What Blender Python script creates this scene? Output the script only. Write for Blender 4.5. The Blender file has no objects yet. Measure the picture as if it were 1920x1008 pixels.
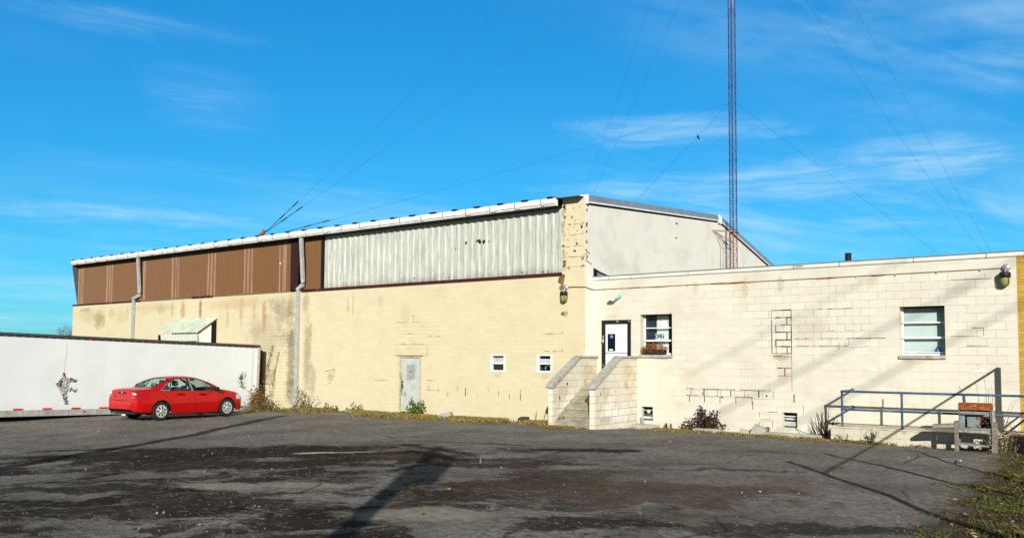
import bpy, bmesh, math, random
from mathutils import Vector, Matrix, noise
rad = math.radians
rnd = random.Random(11)
SC = bpy.context.scene
COL = SC.collection

# ------------------------------------------------------------------ camera
# X runs along the buildings, Y goes away from the photographer into the walls, Z is up (metres)
yaw, pit, rol = rad(36.0239), rad(3.1068), rad(0.28099)
fw = Vector((-math.sin(yaw) * math.cos(pit), math.cos(yaw) * math.cos(pit), math.sin(pit)))
r0 = Vector((math.cos(yaw), math.sin(yaw), 0)); u0 = r0.cross(fw)
rt = r0 * math.cos(rol) + u0 * math.sin(rol); up = -r0 * math.sin(rol) + u0 * math.cos(rol)
cd = bpy.data.cameras.new('camera'); cam = bpy.data.objects.new('camera', cd); COL.objects.link(cam)
m = Matrix((rt, up, -fw)).transposed().to_4x4(); m.translation = Vector((0, 0, 2.2)); cam.matrix_world = m
cd.sensor_width = 36; cd.lens = 1550 / 1920 * 36
cd.shift_x = (960 - 979) / 1920; cd.shift_y = (583.16 - 504) / 1920
cd.clip_start = .1; cd.clip_end = 3000
SC.camera = cam

# ------------------------------------------------------------------ light
SK, SM = 0.69, 0.44                          # the sun stands along (SK, -1, SM)
sdir = Vector((SK, -1, SM)).normalized()
elev = math.asin(sdir.z)
sd = bpy.data.lights.new('sun', 'SUN'); sun = bpy.data.objects.new('sun', sd); COL.objects.link(sun)
sd.energy = 5.0; sd.angle = rad(.45); sd.color = (1, .955, .88)
sun.rotation_euler = sdir.to_track_quat('Z', 'Y').to_euler(); sun.location = (20, -30, 30)
W = bpy.data.worlds.new('World'); SC.world = W; W.use_nodes = True
wt = W.node_tree; bg = wt.nodes['Background']
sky = wt.nodes.new('ShaderNodeTexSky'); sky.sky_type = 'NISHITA'; sky.sun_disc = False
sky.sun_elevation = elev; sky.sun_rotation = math.atan2(sdir.x, sdir.y)
sky.air_density = 1.0; sky.dust_density = .3; sky.ozone_density = 3.0; sky.altitude = 0
bg.inputs['Strength'].default_value = .1
SC.view_settings.view_transform = 'Standard'; SC.view_settings.look = 'None'
SC.view_settings.exposure = .30; SC.view_settings.gamma = 1
SC.render.engine = 'CYCLES'


# ------------------------------------------------------------------ node helper
class G:
    def __init__(s, nt): s.nt = nt
    def put(s, sock, v):
        if v is None: return
        if hasattr(v, 'is_linked') or hasattr(v, 'links'): s.nt.links.new(v, sock)
        else:
            if isinstance(v, tuple) and len(v) == 3 and sock.type == 'RGBA': v = (*v, 1)
            sock.default_value = v
    def n(s, typ, ins=(), **kw):
        nd = s.nt.nodes.new('ShaderNode' + typ)
        for k, v in kw.items(): setattr(nd, k, v)
        for k, v in (ins.items() if isinstance(ins, dict) else enumerate(ins)): s.put(nd.inputs[k], v)
        return nd
    def m(s, op, a, b=None, c=None, clamp=False):
        nd = s.n('Math', (), operation=op, use_clamp=clamp)
        s.put(nd.inputs[0], a); s.put(nd.inputs[1], b); s.put(nd.inputs[2], c)
        return nd.outputs[0]
    def mix(s, f, a, b, mode='MIX'):
        nd = s.n('Mix', (), data_type='RGBA', blend_type=mode)
        s.put(nd.inputs[0], f); s.put(nd.inputs[6], a); s.put(nd.inputs[7], b)
        return nd.outputs[2]
    def noise(s, vec, scale, detail=4, rough=.6, dist=0):
        nd = s.n('TexNoise', {'Scale': scale, 'Detail': detail, 'Roughness': rough, 'Distortion': dist})
        s.put(nd.inputs['Vector'], vec); return nd.outputs[0]
    def step(s, v, lo, hi):
        nd = s.n('MapRange', (), interpolation_type='SMOOTHSTEP')
        s.put(nd.inputs[0], v); s.put(nd.inputs[1], lo); s.put(nd.inputs[2], hi)
        return nd.outputs[0]
    def sep(s, v): return s.n('SeparateXYZ', (v,)).outputs
    def comb(s, x=0., y=0., z=0.): return s.n('CombineXYZ', (x, y, z)).outputs[0]
    def pos(s): return s.n('NewGeometry').outputs['Position']
    def blob(s, u, v, u0, v0, ru, rv, wob=None, soft=.6):
        a = s.m('DIVIDE', s.m('SUBTRACT', u, u0), ru); b = s.m('DIVIDE', s.m('SUBTRACT', v, v0), rv)
        d = s.m('SQRT', s.m('ADD', s.m('MULTIPLY', a, a), s.m('MULTIPLY', b, b)))
        if wob is not None: d = s.m('ADD', d, wob)
        return s.step(d, 1.0, 1.0 - soft)
    def box(s, u, v, u0, u1, v0, v1, e=.05):
        f = s.m('MULTIPLY', s.step(u, u0 - e, u0 + e), s.step(u, u1 + e, u1 - e))
        return s.m('MULTIPLY', f, s.m('MULTIPLY', s.step(v, v0 - e, v0 + e), s.step(v, v1 + e, v1 - e)))


def newmat(name, rough=.8, metal=0., spec=.3):
    mt = bpy.data.materials.new(name); mt.use_nodes = True
    b = mt.node_tree.nodes['Principled BSDF']
    b.inputs['Roughness'].default_value = rough; b.inputs['Metallic'].default_value = metal
    b.inputs['Specular IOR Level'].default_value = spec
    return mt, G(mt.node_tree), b


def bump(g, b, h, strength=.3, dist=.02):
    nd = g.n('Bump', {'Strength': strength, 'Distance': dist}); g.put(nd.inputs['Height'], h)
    g.nt.links.new(nd.outputs[0], b.inputs['Normal'])


def plain(name, col, rough=.7, metal=0., var=.15, scale=6., spec=.3, dirt=None, dirtamt=.35, bmp=0., lo=.5, hi=.72):
    """one base colour with a noise-driven variation and optional dirt"""
    mt, g, b = newmat(name, rough, metal, spec)
    p = g.n('TexCoord').outputs['Object']
    n1 = g.noise(p, scale, 5)
    c = g.mix(g.step(n1, .3, .7), tuple(x * (1 - var) for x in col), tuple(min(1, x * (1 + var)) for x in col))
    if dirt:
        n2 = g.noise(p, scale * .55, 6, .7)
        c = g.mix(g.m('MULTIPLY', g.step(n2, lo, hi), dirtamt), c, dirt)
    g.put(b.inputs['Base Color'], c)
    if bmp: bump(g, b, g.noise(p, scale * 8, 3), bmp, .01)
    return mt


def leafmat(name, cols, rough=.6, spec=.2):
    mt, g, b = newmat(name, rough, 0, spec)
    r = g.n('NewGeometry').outputs['Random Per Island']
    rp = g.n('ValToRGB', (r,)); e = rp.color_ramp.elements
    while len(e) < len(cols): e.new(.5)
    for i, c in enumerate(cols): e[i].position = i / max(1, len(cols) - 1); e[i].color = (*c, 1)
    g.put(b.inputs['Base Color'], rp.outputs[0]); return mt


def glassmat(name, tint=(.8, .9, .88), gloss=.12, rough=.03):
    mt = bpy.data.materials.new(name); mt.use_nodes = True
    nt = mt.node_tree; nt.nodes.remove(nt.nodes['Principled BSDF']); g = G(nt)
    t = g.n('BsdfTransparent', {'Color': (*tint, 1)}); gl = g.n('BsdfGlossy', {'Roughness': rough})
    fr = g.n('LayerWeight', {'Blend': .3})
    f = g.m('ADD', g.m('MULTIPLY', fr.outputs['Fresnel'], .4), gloss, clamp=True)
    mx = g.n('MixShader', (f, t.outputs[0], gl.outputs[0]))
    nt.links.new(mx.outputs[0], nt.nodes['Material Output'].inputs[0]); return mt


BANKS = ((-.45, .262, .20, .024, .50), (-.33, .200, .24, .030, .58), (-.17, .215, .15, .045, .60), (-.50, .196, .13, .018, .50), (-1.08, .152, .26, .016, .55), (-.21, .147, .12, .011, .5),
         (-.80, .160, .22, .014, .35), (-1.0, .275, .09, .05, .16), (-1.1, .345, .2, .02, .18))
# ------------------------------------------------------------------ sky: graded Nishita with thin high cirrus
def build_sky():
    g = G(wt)
    d = g.n('TexCoord').outputs['Generated']; x, y, z = g.sep(d)
    c = sky.outputs[0]
    hs = g.n('HueSaturation', {'Saturation': 1.22, 'Value': 1.0}); g.put(hs.inputs['Color'], c)
    cr, cg, cb = g.n('SeparateColor', (g.mix(1.0, hs.outputs[0], (.50, .97, 1.42), 'MULTIPLY'),)).outputs
    c = g.n('CombineColor', (g.m('MULTIPLY', cr, .46), g.m('MULTIPLY', g.m('POWER', cg, .7), 1.44), g.m('MULTIPLY', g.m('POWER', cb, .6), 1.95))).outputs[0]
    veil = g.m('MULTIPLY', g.step(z, .48, .70), .85)      # the zenith is deep and dim
    zz = g.m('ADD', g.m('MAXIMUM', z, .02), .12)
    px = g.m('DIVIDE', x, zz); py = g.m('DIVIDE', y, zz)
    # cirrus drawn out along one wind direction
    a = rad(62)
    u = g.m('ADD', g.m('MULTIPLY', px, math.cos(a)), g.m('MULTIPLY', py, math.sin(a)))
    v = g.m('SUBTRACT', g.m('MULTIPLY', py, math.cos(a)), g.m('MULTIPLY', px, math.sin(a)))
    w1 = g.noise(g.comb(g.m('MULTIPLY', u, .55), g.m('MULTIPLY', v, 1.5), 3.1), 1.3, 8, .62, .7)
    w2 = g.noise(g.comb(g.m('MULTIPLY', u, .25), g.m('MULTIPLY', v, .4), 7.7), 1.1, 3, .5)
    w3 = g.noise(g.comb(g.m('MULTIPLY', u, 1.4), g.m('MULTIPLY', v, 4.), 1.7), 1.6, 7, .65, .5)
    f = g.m('MULTIPLY', g.step(w1, .40, .74), g.step(w2, .34, .62))
    f = g.m('ADD', f, g.m('MULTIPLY', g.m('MULTIPLY', g.step(w3, .44, .74), g.step(w2, .38, .58)), .55))
    low = g.step(z, .75, .15)
    f = g.m('MULTIPLY', f, g.m('ADD', g.m('MULTIPLY', low, .45), .25), clamp=True)
    # banks of cirrus where they hung that day: (compass angle, sine of height, half sizes, amount)
    az = g.m('ARCTAN2', x, y)
    wv = g.m('MULTIPLY', g.m('SUBTRACT', g.noise(g.comb(g.m('MULTIPLY', az, 5.), g.m('MULTIPLY', z, 16.), 2.), 1.4, 7, .65, .6), .5), 1.8)
    wisp = g.noise(g.comb(g.m('ADD', g.m('MULTIPLY', az, 7.), g.m('MULTIPLY', z, 9.)), g.m('MULTIPLY', z, 60.), 5.), 1.3, 8, .68, .8)
    wisp = g.step(wisp, .34, .70)
    for (a0, z0, ra, rz, k) in BANKS:
        bk = g.m('MULTIPLY', g.blob(az, z, a0, z0, ra, rz, wv, 1.), g.m('MULTIPLY', g.m('ADD', .25, g.m('MULTIPLY', wisp, .75)), k * 1.35))
        f = g.m('MAXIMUM', f, bk)
    c = g.mix(g.m('MULTIPLY', f, .72), c, (4.5, 6.8, 8.3))
    c = g.mix(veil, c, (.85, .9, 1.0))
    dsun = g.n('VectorMath', (d, tuple(sdir)), operation='DOT_PRODUCT').outputs['Value']
    c = g.mix(g.m('MULTIPLY', g.step(dsun, -.35, .55), .85), c, (1.25, 1.25, 1.2))   # the sky pales towards the sun
    g.nt.links.new(c, bg.inputs[0])
build_sky()


# ------------------------------------------------------------------ mesh helper
class MB:
    def __init__(s): s.v = []; s.f = []; s.mi = []; s.sm = []
    def face(s, pts, m=0, smooth=False):
        i = len(s.v); s.v += [tuple(p) for p in pts]; s.f.append(tuple(range(i, i + len(pts)))); s.mi.append(m); s.sm.append(smooth)
    def raw(s, vs, fs, m=0, smooth=False):
        i = len(s.v); s.v += [tuple(p) for p in vs]
        for f in fs: s.f.append(tuple(k + i for k in f)); s.mi.append(m); s.sm.append(smooth)
    def box(s, x0, x1, y0, y1, z0, z1, m=0, mat=None, jit=0.):
        v = [Vector((x, y, z)) for x in (x0, x1) for y in (y0, y1) for z in (z0, z1)]
        if jit: v = [p + Vector([rnd.uniform(-jit, jit) for _ in range(3)]) for p in v]
        if mat: v = [mat @ p for p in v]
        s.raw(v, [(0, 1, 3, 2), (4, 6, 7, 5), (0, 4, 5, 1), (2, 3, 7, 6), (0, 2, 6, 4), (1, 5, 7, 3)], m)
    def bar(s, p, q, w, h, m=0, upv=(0, 0, 1)):
        p, q = Vector(p), Vector(q); d = (q - p).normalized(); a = d.cross(Vector(upv))
        if a.length < 1e-4: a = d.cross(Vector((1, 0, 0)))
        a.normalize(); b = a.cross(d); a *= w / 2; b *= h / 2
        v = [p - a - b, p + a - b, p + a + b, p - a + b, q - a - b, q + a - b, q + a + b, q - a + b]
        s.raw(v, [(0, 3, 2, 1), (4, 5, 6, 7), (0, 1, 5, 4), (1, 2, 6, 5), (2, 3, 7, 6), (3, 0, 4, 7)], m)
    def tube(s, pts, r, n=8, m=0, cap=True):
        pts = [Vector(p) for p in pts]; rr = r if isinstance(r, (list, tuple)) else [r] * len(pts)
        vs = []; prev = None
        for i, p in enumerate(pts):
            d = (pts[min(i + 1, len(pts) - 1)] - pts[max(i - 1, 0)]).normalized()
            a = prev - d * prev.dot(d) if prev else d.cross(Vector((0, 0, 1)))
            if a.length < 1e-3: a = d.cross(Vector((1, 0, 0)))
            a.normalize(); b = d.cross(a); prev = a
            for k in range(n):
                t = 2 * math.pi * k / n; vs.append(p + (a * math.cos(t) + b * math.sin(t)) * rr[i])
        fs = [(i * n + k, i * n + (k + 1) % n, (i + 1) * n + (k + 1) % n, (i + 1) * n + k) for i in range(len(pts) - 1) for k in range(n)]
        s.raw(vs, fs, m, n > 4)
        if cap: s.face([vs[k] for k in range(n)][::-1], m); s.face([vs[-n + k] for k in range(n)], m)
    def lathe(s, c, axis, prof, n=24, m=0, smooth=True):
        """prof: (radius, distance along axis)"""
        c = Vector(c); ax = Vector(axis).normalized(); a = ax.cross(Vector((0, 0, 1)))
        if a.length < 1e-3: a = Vector((1, 0, 0))
        a.normalize(); b = ax.cross(a); vs = []
        for r, h in prof:
            for k in range(n):
                t = 2 * math.pi * k / n; vs.append(c + ax * h + (a * math.cos(t) + b * math.sin(t)) * r)
        s.raw(vs, [(i * n + k, i * n + (k + 1) % n, (i + 1) * n + (k + 1) % n, (i + 1) * n + k) for i in range(len(prof) - 1) for k in range(n)], m, smooth)
    def prism(s, poly, axis, a, b, m=0):
        """poly of 2D points in the two axes other than `axis` (in XYZ order), extruded a..b"""
        def P(q, t): q = list(q); q.insert('xyz'.index(axis), t); return q
        n = len(poly)
        s.face([P(q, a) for q in poly], m); s.face([P(q, b) for q in poly][::-1], m)
        for i in range(n):
            j = (i + 1) % n; s.face([P(poly[i], a), P(poly[j], a), P(poly[j], b), P(poly[i], b)], m)
    def build(s, name, mats, parent=None, local=False, fix=False, weld=False):
        if not isinstance(mats, (list, tuple)): mats = [mats]
        off = Vector((0, 0, 0))
        if parent is not None and not local:
            r = parent
            while r.parent: r = r.parent
            off = Vector(r.location)
        me = bpy.data.meshes.new(name)
        me.from_pydata([tuple(Vector(p) - off) for p in s.v] if off.length else s.v, [], s.f)
        for mt in mats: me.materials.append(mt)
        me.polygons.foreach_set('material_index', s.mi); me.polygons.foreach_set('use_smooth', s.sm)
        if fix or weld:
            bm = bmesh.new(); bm.from_mesh(me)
            bmesh.ops.remove_doubles(bm, verts=bm.verts, dist=1e-4)
            if fix: bmesh.ops.recalc_face_normals(bm, faces=bm.faces)
            bm.to_mesh(me); bm.free()
        me.update()
        o = bpy.data.objects.new(name, me); COL.objects.link(o)
        if parent is not None: o.parent = parent
        return o


def tag(o, label=None, cat=None, group=None, kind=None):
    if label: o['label'] = label
    if cat: o['category'] = cat
    if group: o['group'] = group
    if kind: o['kind'] = kind
    return o


def thing(name, label, cat, loc=(0, 0, 0), group=None, rotz=0.):
    o = bpy.data.objects.new(name, None); COL.objects.link(o); o.location = loc; o.rotation_euler = (0, 0, rotz)
    o.empty_display_size = .2
    return tag(o, label, cat, group)


def bevel(o, w=.01, seg=2, ang=35):
    md = o.modifiers.new('bevel', 'BEVEL'); md.width = w; md.segments = seg; md.limit_method = 'ANGLE'; md.angle_limit = rad(ang)
    return o


def sstep(x): x = min(1., max(0., x)); return x * x * (3 - 2 * x)
def lerp(x, xs, ys):
    if x <= xs[0]: return ys[0]
    for i in range(len(xs) - 1):
        if x <= xs[i + 1]: return ys[i] + (ys[i + 1] - ys[i]) * (x - xs[i]) / (xs[i + 1] - xs[i])
    return ys[-1]


def gz(s, t):
    """height of the ground"""
    P = lerp(t, [0, 10, 20, 22, 60], [.45, .35, .18, .07, .05])
    h = .03 + (P - .03) * sstep((s + 22) / 12)
    return h - .14 * sstep((t - 16.5) / 4) * sstep((-26.2 - s) / 2)


T0, T1, SX = 22.0, 22.5, -13.57          # long wall, annex wall, gable wall planes
# ------------------------------------------------------------------ ground
def ground_mat():
    mt, g, b = newmat('asphalt', .95, 0, .08)
    p = g.pos(); x, y, z = g.sep(p)
    # u runs with the photographer's left-right, v with his distance
    u = g.m('ADD', g.m('MULTIPLY', x, .809), g.m('MULTIPLY', y, .588)); v = g.m('SUBTRACT', g.m('MULTIPLY', y, .809), g.m('MULTIPLY', x, .588))
    w = g.m('MULTIPLY', g.m('SUBTRACT', g.noise(p, 1.1, 6, .68), .5), 1.9)
    wf = g.m('MULTIPLY', g.m('SUBTRACT', g.noise(p, 4.5, 5, .7), .5), 1.6)
    grit = g.noise(p, 55, 3, .8); grit2 = g.noise(p, 17, 4, .8)
    vor = g.n('TexVoronoi', {'Scale': 70.}); g.put(vor.inputs['Vector'], p); st = g.step(vor.outputs['Distance'], .30, .12)
    base = g.mix(g.step(g.noise(p, .55, 5, .6), .35, .65), (.225, .213, .188), (.37, .35, .31))
    base = g.mix(g.m('MULTIPLY', g.step(g.noise(g.comb(u, g.m('MULTIPLY', v, 1.5), 4.), .9, 5, .65), .55, .75), .5), base, (.23, .17, .11))
    base = g.mix(g.step(grit2, .38, .66), g.mix(.55, base, (.07, .066, .058)), base)
    base = g.mix(g.m('MULTIPLY', st, .4), base, (.36, .35, .32))
    mid = g.noise(p, 7.5, 8, .85)
    base = g.mix(g.m('MULTIPLY', g.step(mid, .50, .41), .55), base, (.07, .064, .056))
    base = g.mix(g.m('MULTIPLY', g.step(mid, .53, .62), .6), base, (.40, .385, .35))
    base = g.mix(g.m('MULTIPLY', g.step(grit, .52, .42), .35), base, (.05, .046, .04))
    U0, V0 = u, v
    cw = g.n('VectorMath', (p, g.n('VectorMath', (g.n('TexNoise', {'Scale': 1.3, 'Detail': 5.}).outputs['Color'], (.7, .7, .7)), operation='MULTIPLY').outputs[0])).outputs[0]
    ck = g.n('TexVoronoi', {'Scale': .42}, feature='DISTANCE_TO_EDGE'); g.put(ck.inputs['Vector'], cw)
    ckm = g.m('MULTIPLY', g.step(ck.outputs['Distance'], .014, .004), g.step(g.noise(p, .45, 3), .50, .60))
    u = g.m('ADD', u, g.m('MULTIPLY', g.m('SUBTRACT', g.noise(p, .7, 5, .6), .5), 3.2)); v = g.m('ADD', v, g.m('MULTIPLY', g.m('SUBTRACT', g.noise(g.n('VectorMath', (p, (9., 3., 1.))).outputs[0], .8, 6, .65), .5), 2.0))
    # bare tar patches: freely scattered, and the large ones in the middle of the lot
    n1 = g.noise(g.comb(g.m('MULTIPLY', u, .8), v, 0.), .62, 10, .72, .5)
    w = g.m('ADD', w, g.m('MULTIPLY', wf, .45))
    zone = g.m('MULTIPLY', g.step(v, 20.5, 15.), g.step(u, 4.5, -1.))
    dark = g.m('MULTIPLY', g.step(g.m('ADD', n1, g.m('MULTIPLY', g.m('SUBTRACT', mid, .5), .25)), .475, .545), zone)
    near = g.m('MULTIPLY', g.step(g.noise(g.comb(u, v, 9.), 1.1, 9, .72, .5), .53, .60), g.m('MULTIPLY', g.step(v, 17., 11.), g.step(u, 4., 1.5)))
    dark = g.m('MAXIMUM', dark, g.m('MULTIPLY', near, .85))
    for (u0, v0, ru, rv, k) in ((-6.2, 16.6, 4.6, 2.3, 1.), (-4.3, 16.4, 2.6, 1.6, 1.), (.9, 17.0, 1.8, .42, 1.), (-5.6, 14.2, 3.2, 1.0, .95),
                                (-2.2, 9.3, .95, .42, .95), (-1.2, 11.0, 1.5, .5, .8), (1.9, 11.4, 2.1, 1.3, .5), (-3.6, 10.2, 1.6, .7, .9), (-8.5, 18.2, 2.5, .5, .8), (-.6, 14.6, 1.8, .5, .85), (.6, 13.2, 1.2, .5, .7), (3.6, 14.2, 1.6, .22, .7), (3.0, 9.0, 1.6, .5, .8), (.9, 9.2, 1.5, .45, .9), (-5.6, 11.2, 1.6, .35, .9), (-1.5, 18.9, 1.5, .25, .7), (2.5, 18.6, 1.0, .12, .5), (5.4, 17.4, 1.4, .12, .4)):
        dark = g.m('MAXIMUM', dark, g.m('MULTIPLY', g.blob(u, v, u0, v0, ru, rv, w, .35), k))
    dark = g.m('MULTIPLY', dark, g.m('SUBTRACT', 1.0, g.m('MULTIPLY', g.m('MULTIPLY', g.step(mid, .54, .64), .75), 1.0)))
    tar = g.mix(g.step(g.noise(p, .9, 3), .4, .6), (.021, .016, .012), (.040, .028, .020))
    c = g.mix(dark, base, tar)
    brown = g.m('MAXIMUM', g.m('MULTIPLY', g.blob(u, v, 1.8, 11.9, 3.6, 2.6, w, .8), .85), g.m('MULTIPLY', g.blob(u, v, -1.8, 15.6, 1.6, .55, w, .7), .7))
    c = g.mix(g.m('MULTIPLY', brown, g.step(grit2, .3, .7)), c, (.125, .064, .032))
    u, v = U0, V0
    # pale dried-up silt
    silt = g.m('MAXIMUM', g.blob(u, v, -3.95, 16.35, .62, .19, wf, .3), g.blob(u, v, -3.2, 16.55, .42, .07, wf, .3))
    c = g.mix(silt, c, (.62, .53, .38))
    s2 = g.m('MAXIMUM', g.blob(u, v, -4.15, 11.6, .75, .35, wf, .5), g.blob(u, v, -3.0, 11.8, .9, .3, wf, .5))
    s2 = g.m('MAXIMUM', s2, g.blob(u, v, -1.0, 9.6, 1.2, .5, w, .6))
    c = g.mix(g.m('MULTIPLY', s2, .9), c, g.mix(g.step(mid, .4, .6), (.24, .215, .17), (.38, .345, .28)))
    c = g.mix(g.m('MULTIPLY', ckm, .6), c, (.018, .015, .012))
    # earth under the verge on the right and along the foot of the walls
    wob = g.m('MULTIPLY', g.m('SUBTRACT', g.noise(p, 1.7, 6, .7), .5), 1.7)
    edge = g.step(g.m('ADD', x, g.m('ADD', wob, g.m('MULTIPLY', y, .03))), -1.75, -1.15)
    foot = g.step(g.m('ADD', y, wob), 21.5, 21.95)
    foot = g.m('MULTIPLY', foot, g.step(x, -3.0, -4.0))
    foot = g.m('MULTIPLY', foot, g.m('ADD', .35, g.m('MULTIPLY', g.step(x, -13.0, -13.8), .65)))
    soil = g.mix(g.step(g.noise(p, 6, 5, .7), .35, .65), (.035, .023, .013), (.12, .078, .042))
    c = g.mix(g.m('MAXIMUM', edge, foot, clamp=True), c, soil)
    g.put(b.inputs['Base Color'], c)
    h = g.m('ADD', g.m('MULTIPLY', grit, .6), g.m('ADD', g.m('MULTIPLY', st, .35), grit2))
    bump(g, b, h, 1., .03); return mt


def axis_pts(stops):
    o = []
    for a, b, n in stops: o += [a + (b - a) * i / n for i in range(n)]
    return o + [stops[-1][1]]
xs = axis_pts([(-900, -100, 8), (-100, -45, 5), (-45, -30, 6), (-30, 8, 190), (8, 40, 6), (40, 900, 8)])
ys = axis_pts([(-600, -40, 6), (-40, 3, 8), (3, 26, 115), (26, 60, 6), (60, 1500, 10)])
b = MB()
vs = []
for y in ys:
    for x in xs:
        z = gz(x, y)
        if -30 < x < 8 and 3 < y < 26: z += .035 * (noise.noise(Vector((x * .5, y * .5, 2))) + .4 * noise.noise(Vector((x * 1.7, y * 1.7, 5)))) * sstep((21.5 - y) / 2)
        vs.append((x, y, z))
nx = len(xs)
b.raw(vs, [(j * nx + i, j * nx + i + 1, (j + 1) * nx + i + 1, (j + 1) * nx + i) for j in range(len(ys) - 1) for i in range(nx - 1)], 0, True)
tag(b.build('ground', ground_mat()), kind='structure')


# ------------------------------------------------------------------ masonry material
def masonry(name, col, axis='x', bw=.4064, rh=.2032, vo=.0345, line=.5, lcol=(.24, .17, .10), lo=.45, hi=.6, grime=(.45, .38, .27), ga=.35,
            streak=.3, stains=(), mort=.007, zones=(), rough=.85, bmp=.4, vary=.06, clear=50.):
    mt, g, b = newmat(name, rough, 0, .25)
    p = g.pos(); x, y, z = g.sep(p); u = x if axis == 'x' else y
    uv = g.comb(u, g.m('SUBTRACT', z, vo), 0.)
    br = g.n('TexBrick', {'Scale': 1., 'Mortar Size': mort, 'Mortar Smooth': .25, 'Brick Width': bw, 'Row Height': rh, 'Bias': 0.}, offset=.5)
    br.inputs['Color1'].default_value = (.0, .0, .0, 1); br.inputs['Color2'].default_value = (1, 1, 1, 1); br.inputs['Mortar'].default_value = (.5, .5, .5, 1)
    g.put(br.inputs['Vector'], uv); fac = br.outputs['Fac']
    bc = g.n('SeparateColor', (br.outputs['Color'],)).outputs[0]
    c = g.mix(bc, tuple(k * (1 - vary) for k in col), tuple(min(1, k * (1 + vary)) for k in col))
    nz = g.noise(uv, 1.0, 6, .65)
    c = g.mix(g.m('MULTIPLY', g.step(nz, .45, .75), ga), c, grime)
    fn = g.noise(uv, 14, 4, .7)
    c = g.mix(g.m('MULTIPLY', g.step(fn, .55, .8), .18), c, grime)
    sv = g.noise(g.comb(g.m('MULTIPLY', u, 3.2), g.m('MULTIPLY', z, .22), 3.), 1.6, 5, .65)
    c = g.mix(g.m('MULTIPLY', g.step(sv, .55, .78), streak), c, grime)
    wob = g.m('MULTIPLY', g.m('SUBTRACT', g.noise(uv, 3.2, 6, .72), .5), 1.7)
    mottle = g.m('ADD', .45, g.m('MULTIPLY', g.step(g.noise(g.comb(g.m('MULTIPLY', u, 2.), z, 8.), 9., 5, .75), .36, .6), .65), clamp=True)
    mottle = g.m('MAXIMUM', mottle, g.m('MULTIPLY', fac, .95)) if stains else mottle
    for (u0, v0, ru, rv, sc, k) in stains:
        c = g.mix(g.m('MULTIPLY', g.m('MULTIPLY', g.blob(u, z, u0, v0, ru, rv, wob, .7), mottle), k), c, sc)
    # joints: broken, darker inside the listed zones
    br_n = g.noise(uv, .8, 5, .7); br_f = g.noise(uv, 7., 3, .6)
    lm = g.m('MULTIPLY', g.step(br_n, lo, hi), line)
    for (ua, ub, va, vb, k) in zones: lm = g.m('MAXIMUM', lm, g.m('MULTIPLY', g.box(u, z, ua, ub, va, vb, .12), k))
    lm = g.m('MULTIPLY', lm, g.step(z, clear + .02, clear - .02))
    lm = g.m('MULTIPLY', lm, g.m('ADD', .3, g.m('MULTIPLY', g.step(br_f, .35, .6), .7)))
    c = g.mix(g.m('MULTIPLY', fac, lm), c, lcol)
    g.put(b.inputs['Base Color'], c)
    h = g.m('SUBTRACT', g.m('MULTIPLY', g.noise(uv, 30, 3, .7), .25), g.m('MULTIPLY', fac, .8))
    bump(g, b, h, bmp, .012); return mt


def wall_x(mb, u0, u1, v0, v1, t, ops=(), m=0, mj=None, end=(1, 1, 1)):
    """front of a wall at Y=t facing the lot; ops: (ua, ub, va, vb, depth)"""
    us = sorted({u0, u1, *[o[0] for o in ops], *[o[1] for o in ops]}); vs_ = sorted({v0, v1, *[o[2] for o in ops], *[o[3] for o in ops]})
    for i in range(len(us) - 1):
        for j in range(len(vs_) - 1):
            cu, cv = (us[i] + us[i + 1]) / 2, (vs_[j] + vs_[j + 1]) / 2
            if any(o[0] < cu < o[1] and o[2] < cv < o[3] for o in ops): continue
            mb.face([(us[i], t, vs_[j]), (us[i + 1], t, vs_[j]), (us[i + 1], t, vs_[j + 1]), (us[i], t, vs_[j + 1])], m)
    k = m if mj is None else mj
    for a, c, d, e, dp in ops:
        mb.face([(a, t, d), (a, t, e), (a, t + dp, e), (a, t + dp, d)], k); mb.face([(c, t, d), (c, t + dp, d), (c, t + dp, e), (c, t, e)], k)
        mb.face([(a, t, e), (c, t, e), (c, t + dp, e), (a, t + dp, e)], k); mb.face([(a, t, d), (a, t + dp, d), (c, t + dp, d), (c, t, d)], k)


def crack(mb, pts, w, t, m):
    """a thin open joint in the wall face: short dark slivers 2 mm proud"""
    for (a, b_) in zip(pts[:-1], pts[1:]):
        a, b_ = Vector((a[0], 0, a[1])), Vector((b_[0], 0, b_[1])); n = max(1, int((b_ - a).length / .12)); d = (b_ - a) / n
        for i in range(n):
            if rnd.random() < .2: continue
            p, q = a + d * i, a + d * (i + 1); s = Vector((-d.z, 0, d.x)).normalized() * w * rnd.uniform(.22, .7)
            mb.face([p - s + Vector((0, t - .002, 0)), q - s + Vector((0, t - .002, 0)), q + s + Vector((0, t - .002, 0)), p + s + Vector((0, t - .002, 0))], m)


def joint(mb, pts, w, t, m):
    """an open mortar joint, nearly continuous"""
    for k in range(2): crack(mb, pts, w * 1.15, t - .001 * k, m)


def chip(mb, u, v, r, t, m, ax='x', proud=.003, sq=1.):
    n = rnd.randint(6, 9); a0 = rnd.random() * 6
    P = []
    for k in range(n):
        a = a0 + k * 2 * math.pi / n; q = r * rnd.uniform(.55, 1.15); P.append((u + q * math.cos(a), v + q * sq * math.sin(a)))
    mb.face([(p[0], t - proud, p[1]) if ax == 'x' else (t + proud, p[0], p[1]) for p in P], m)


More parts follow.
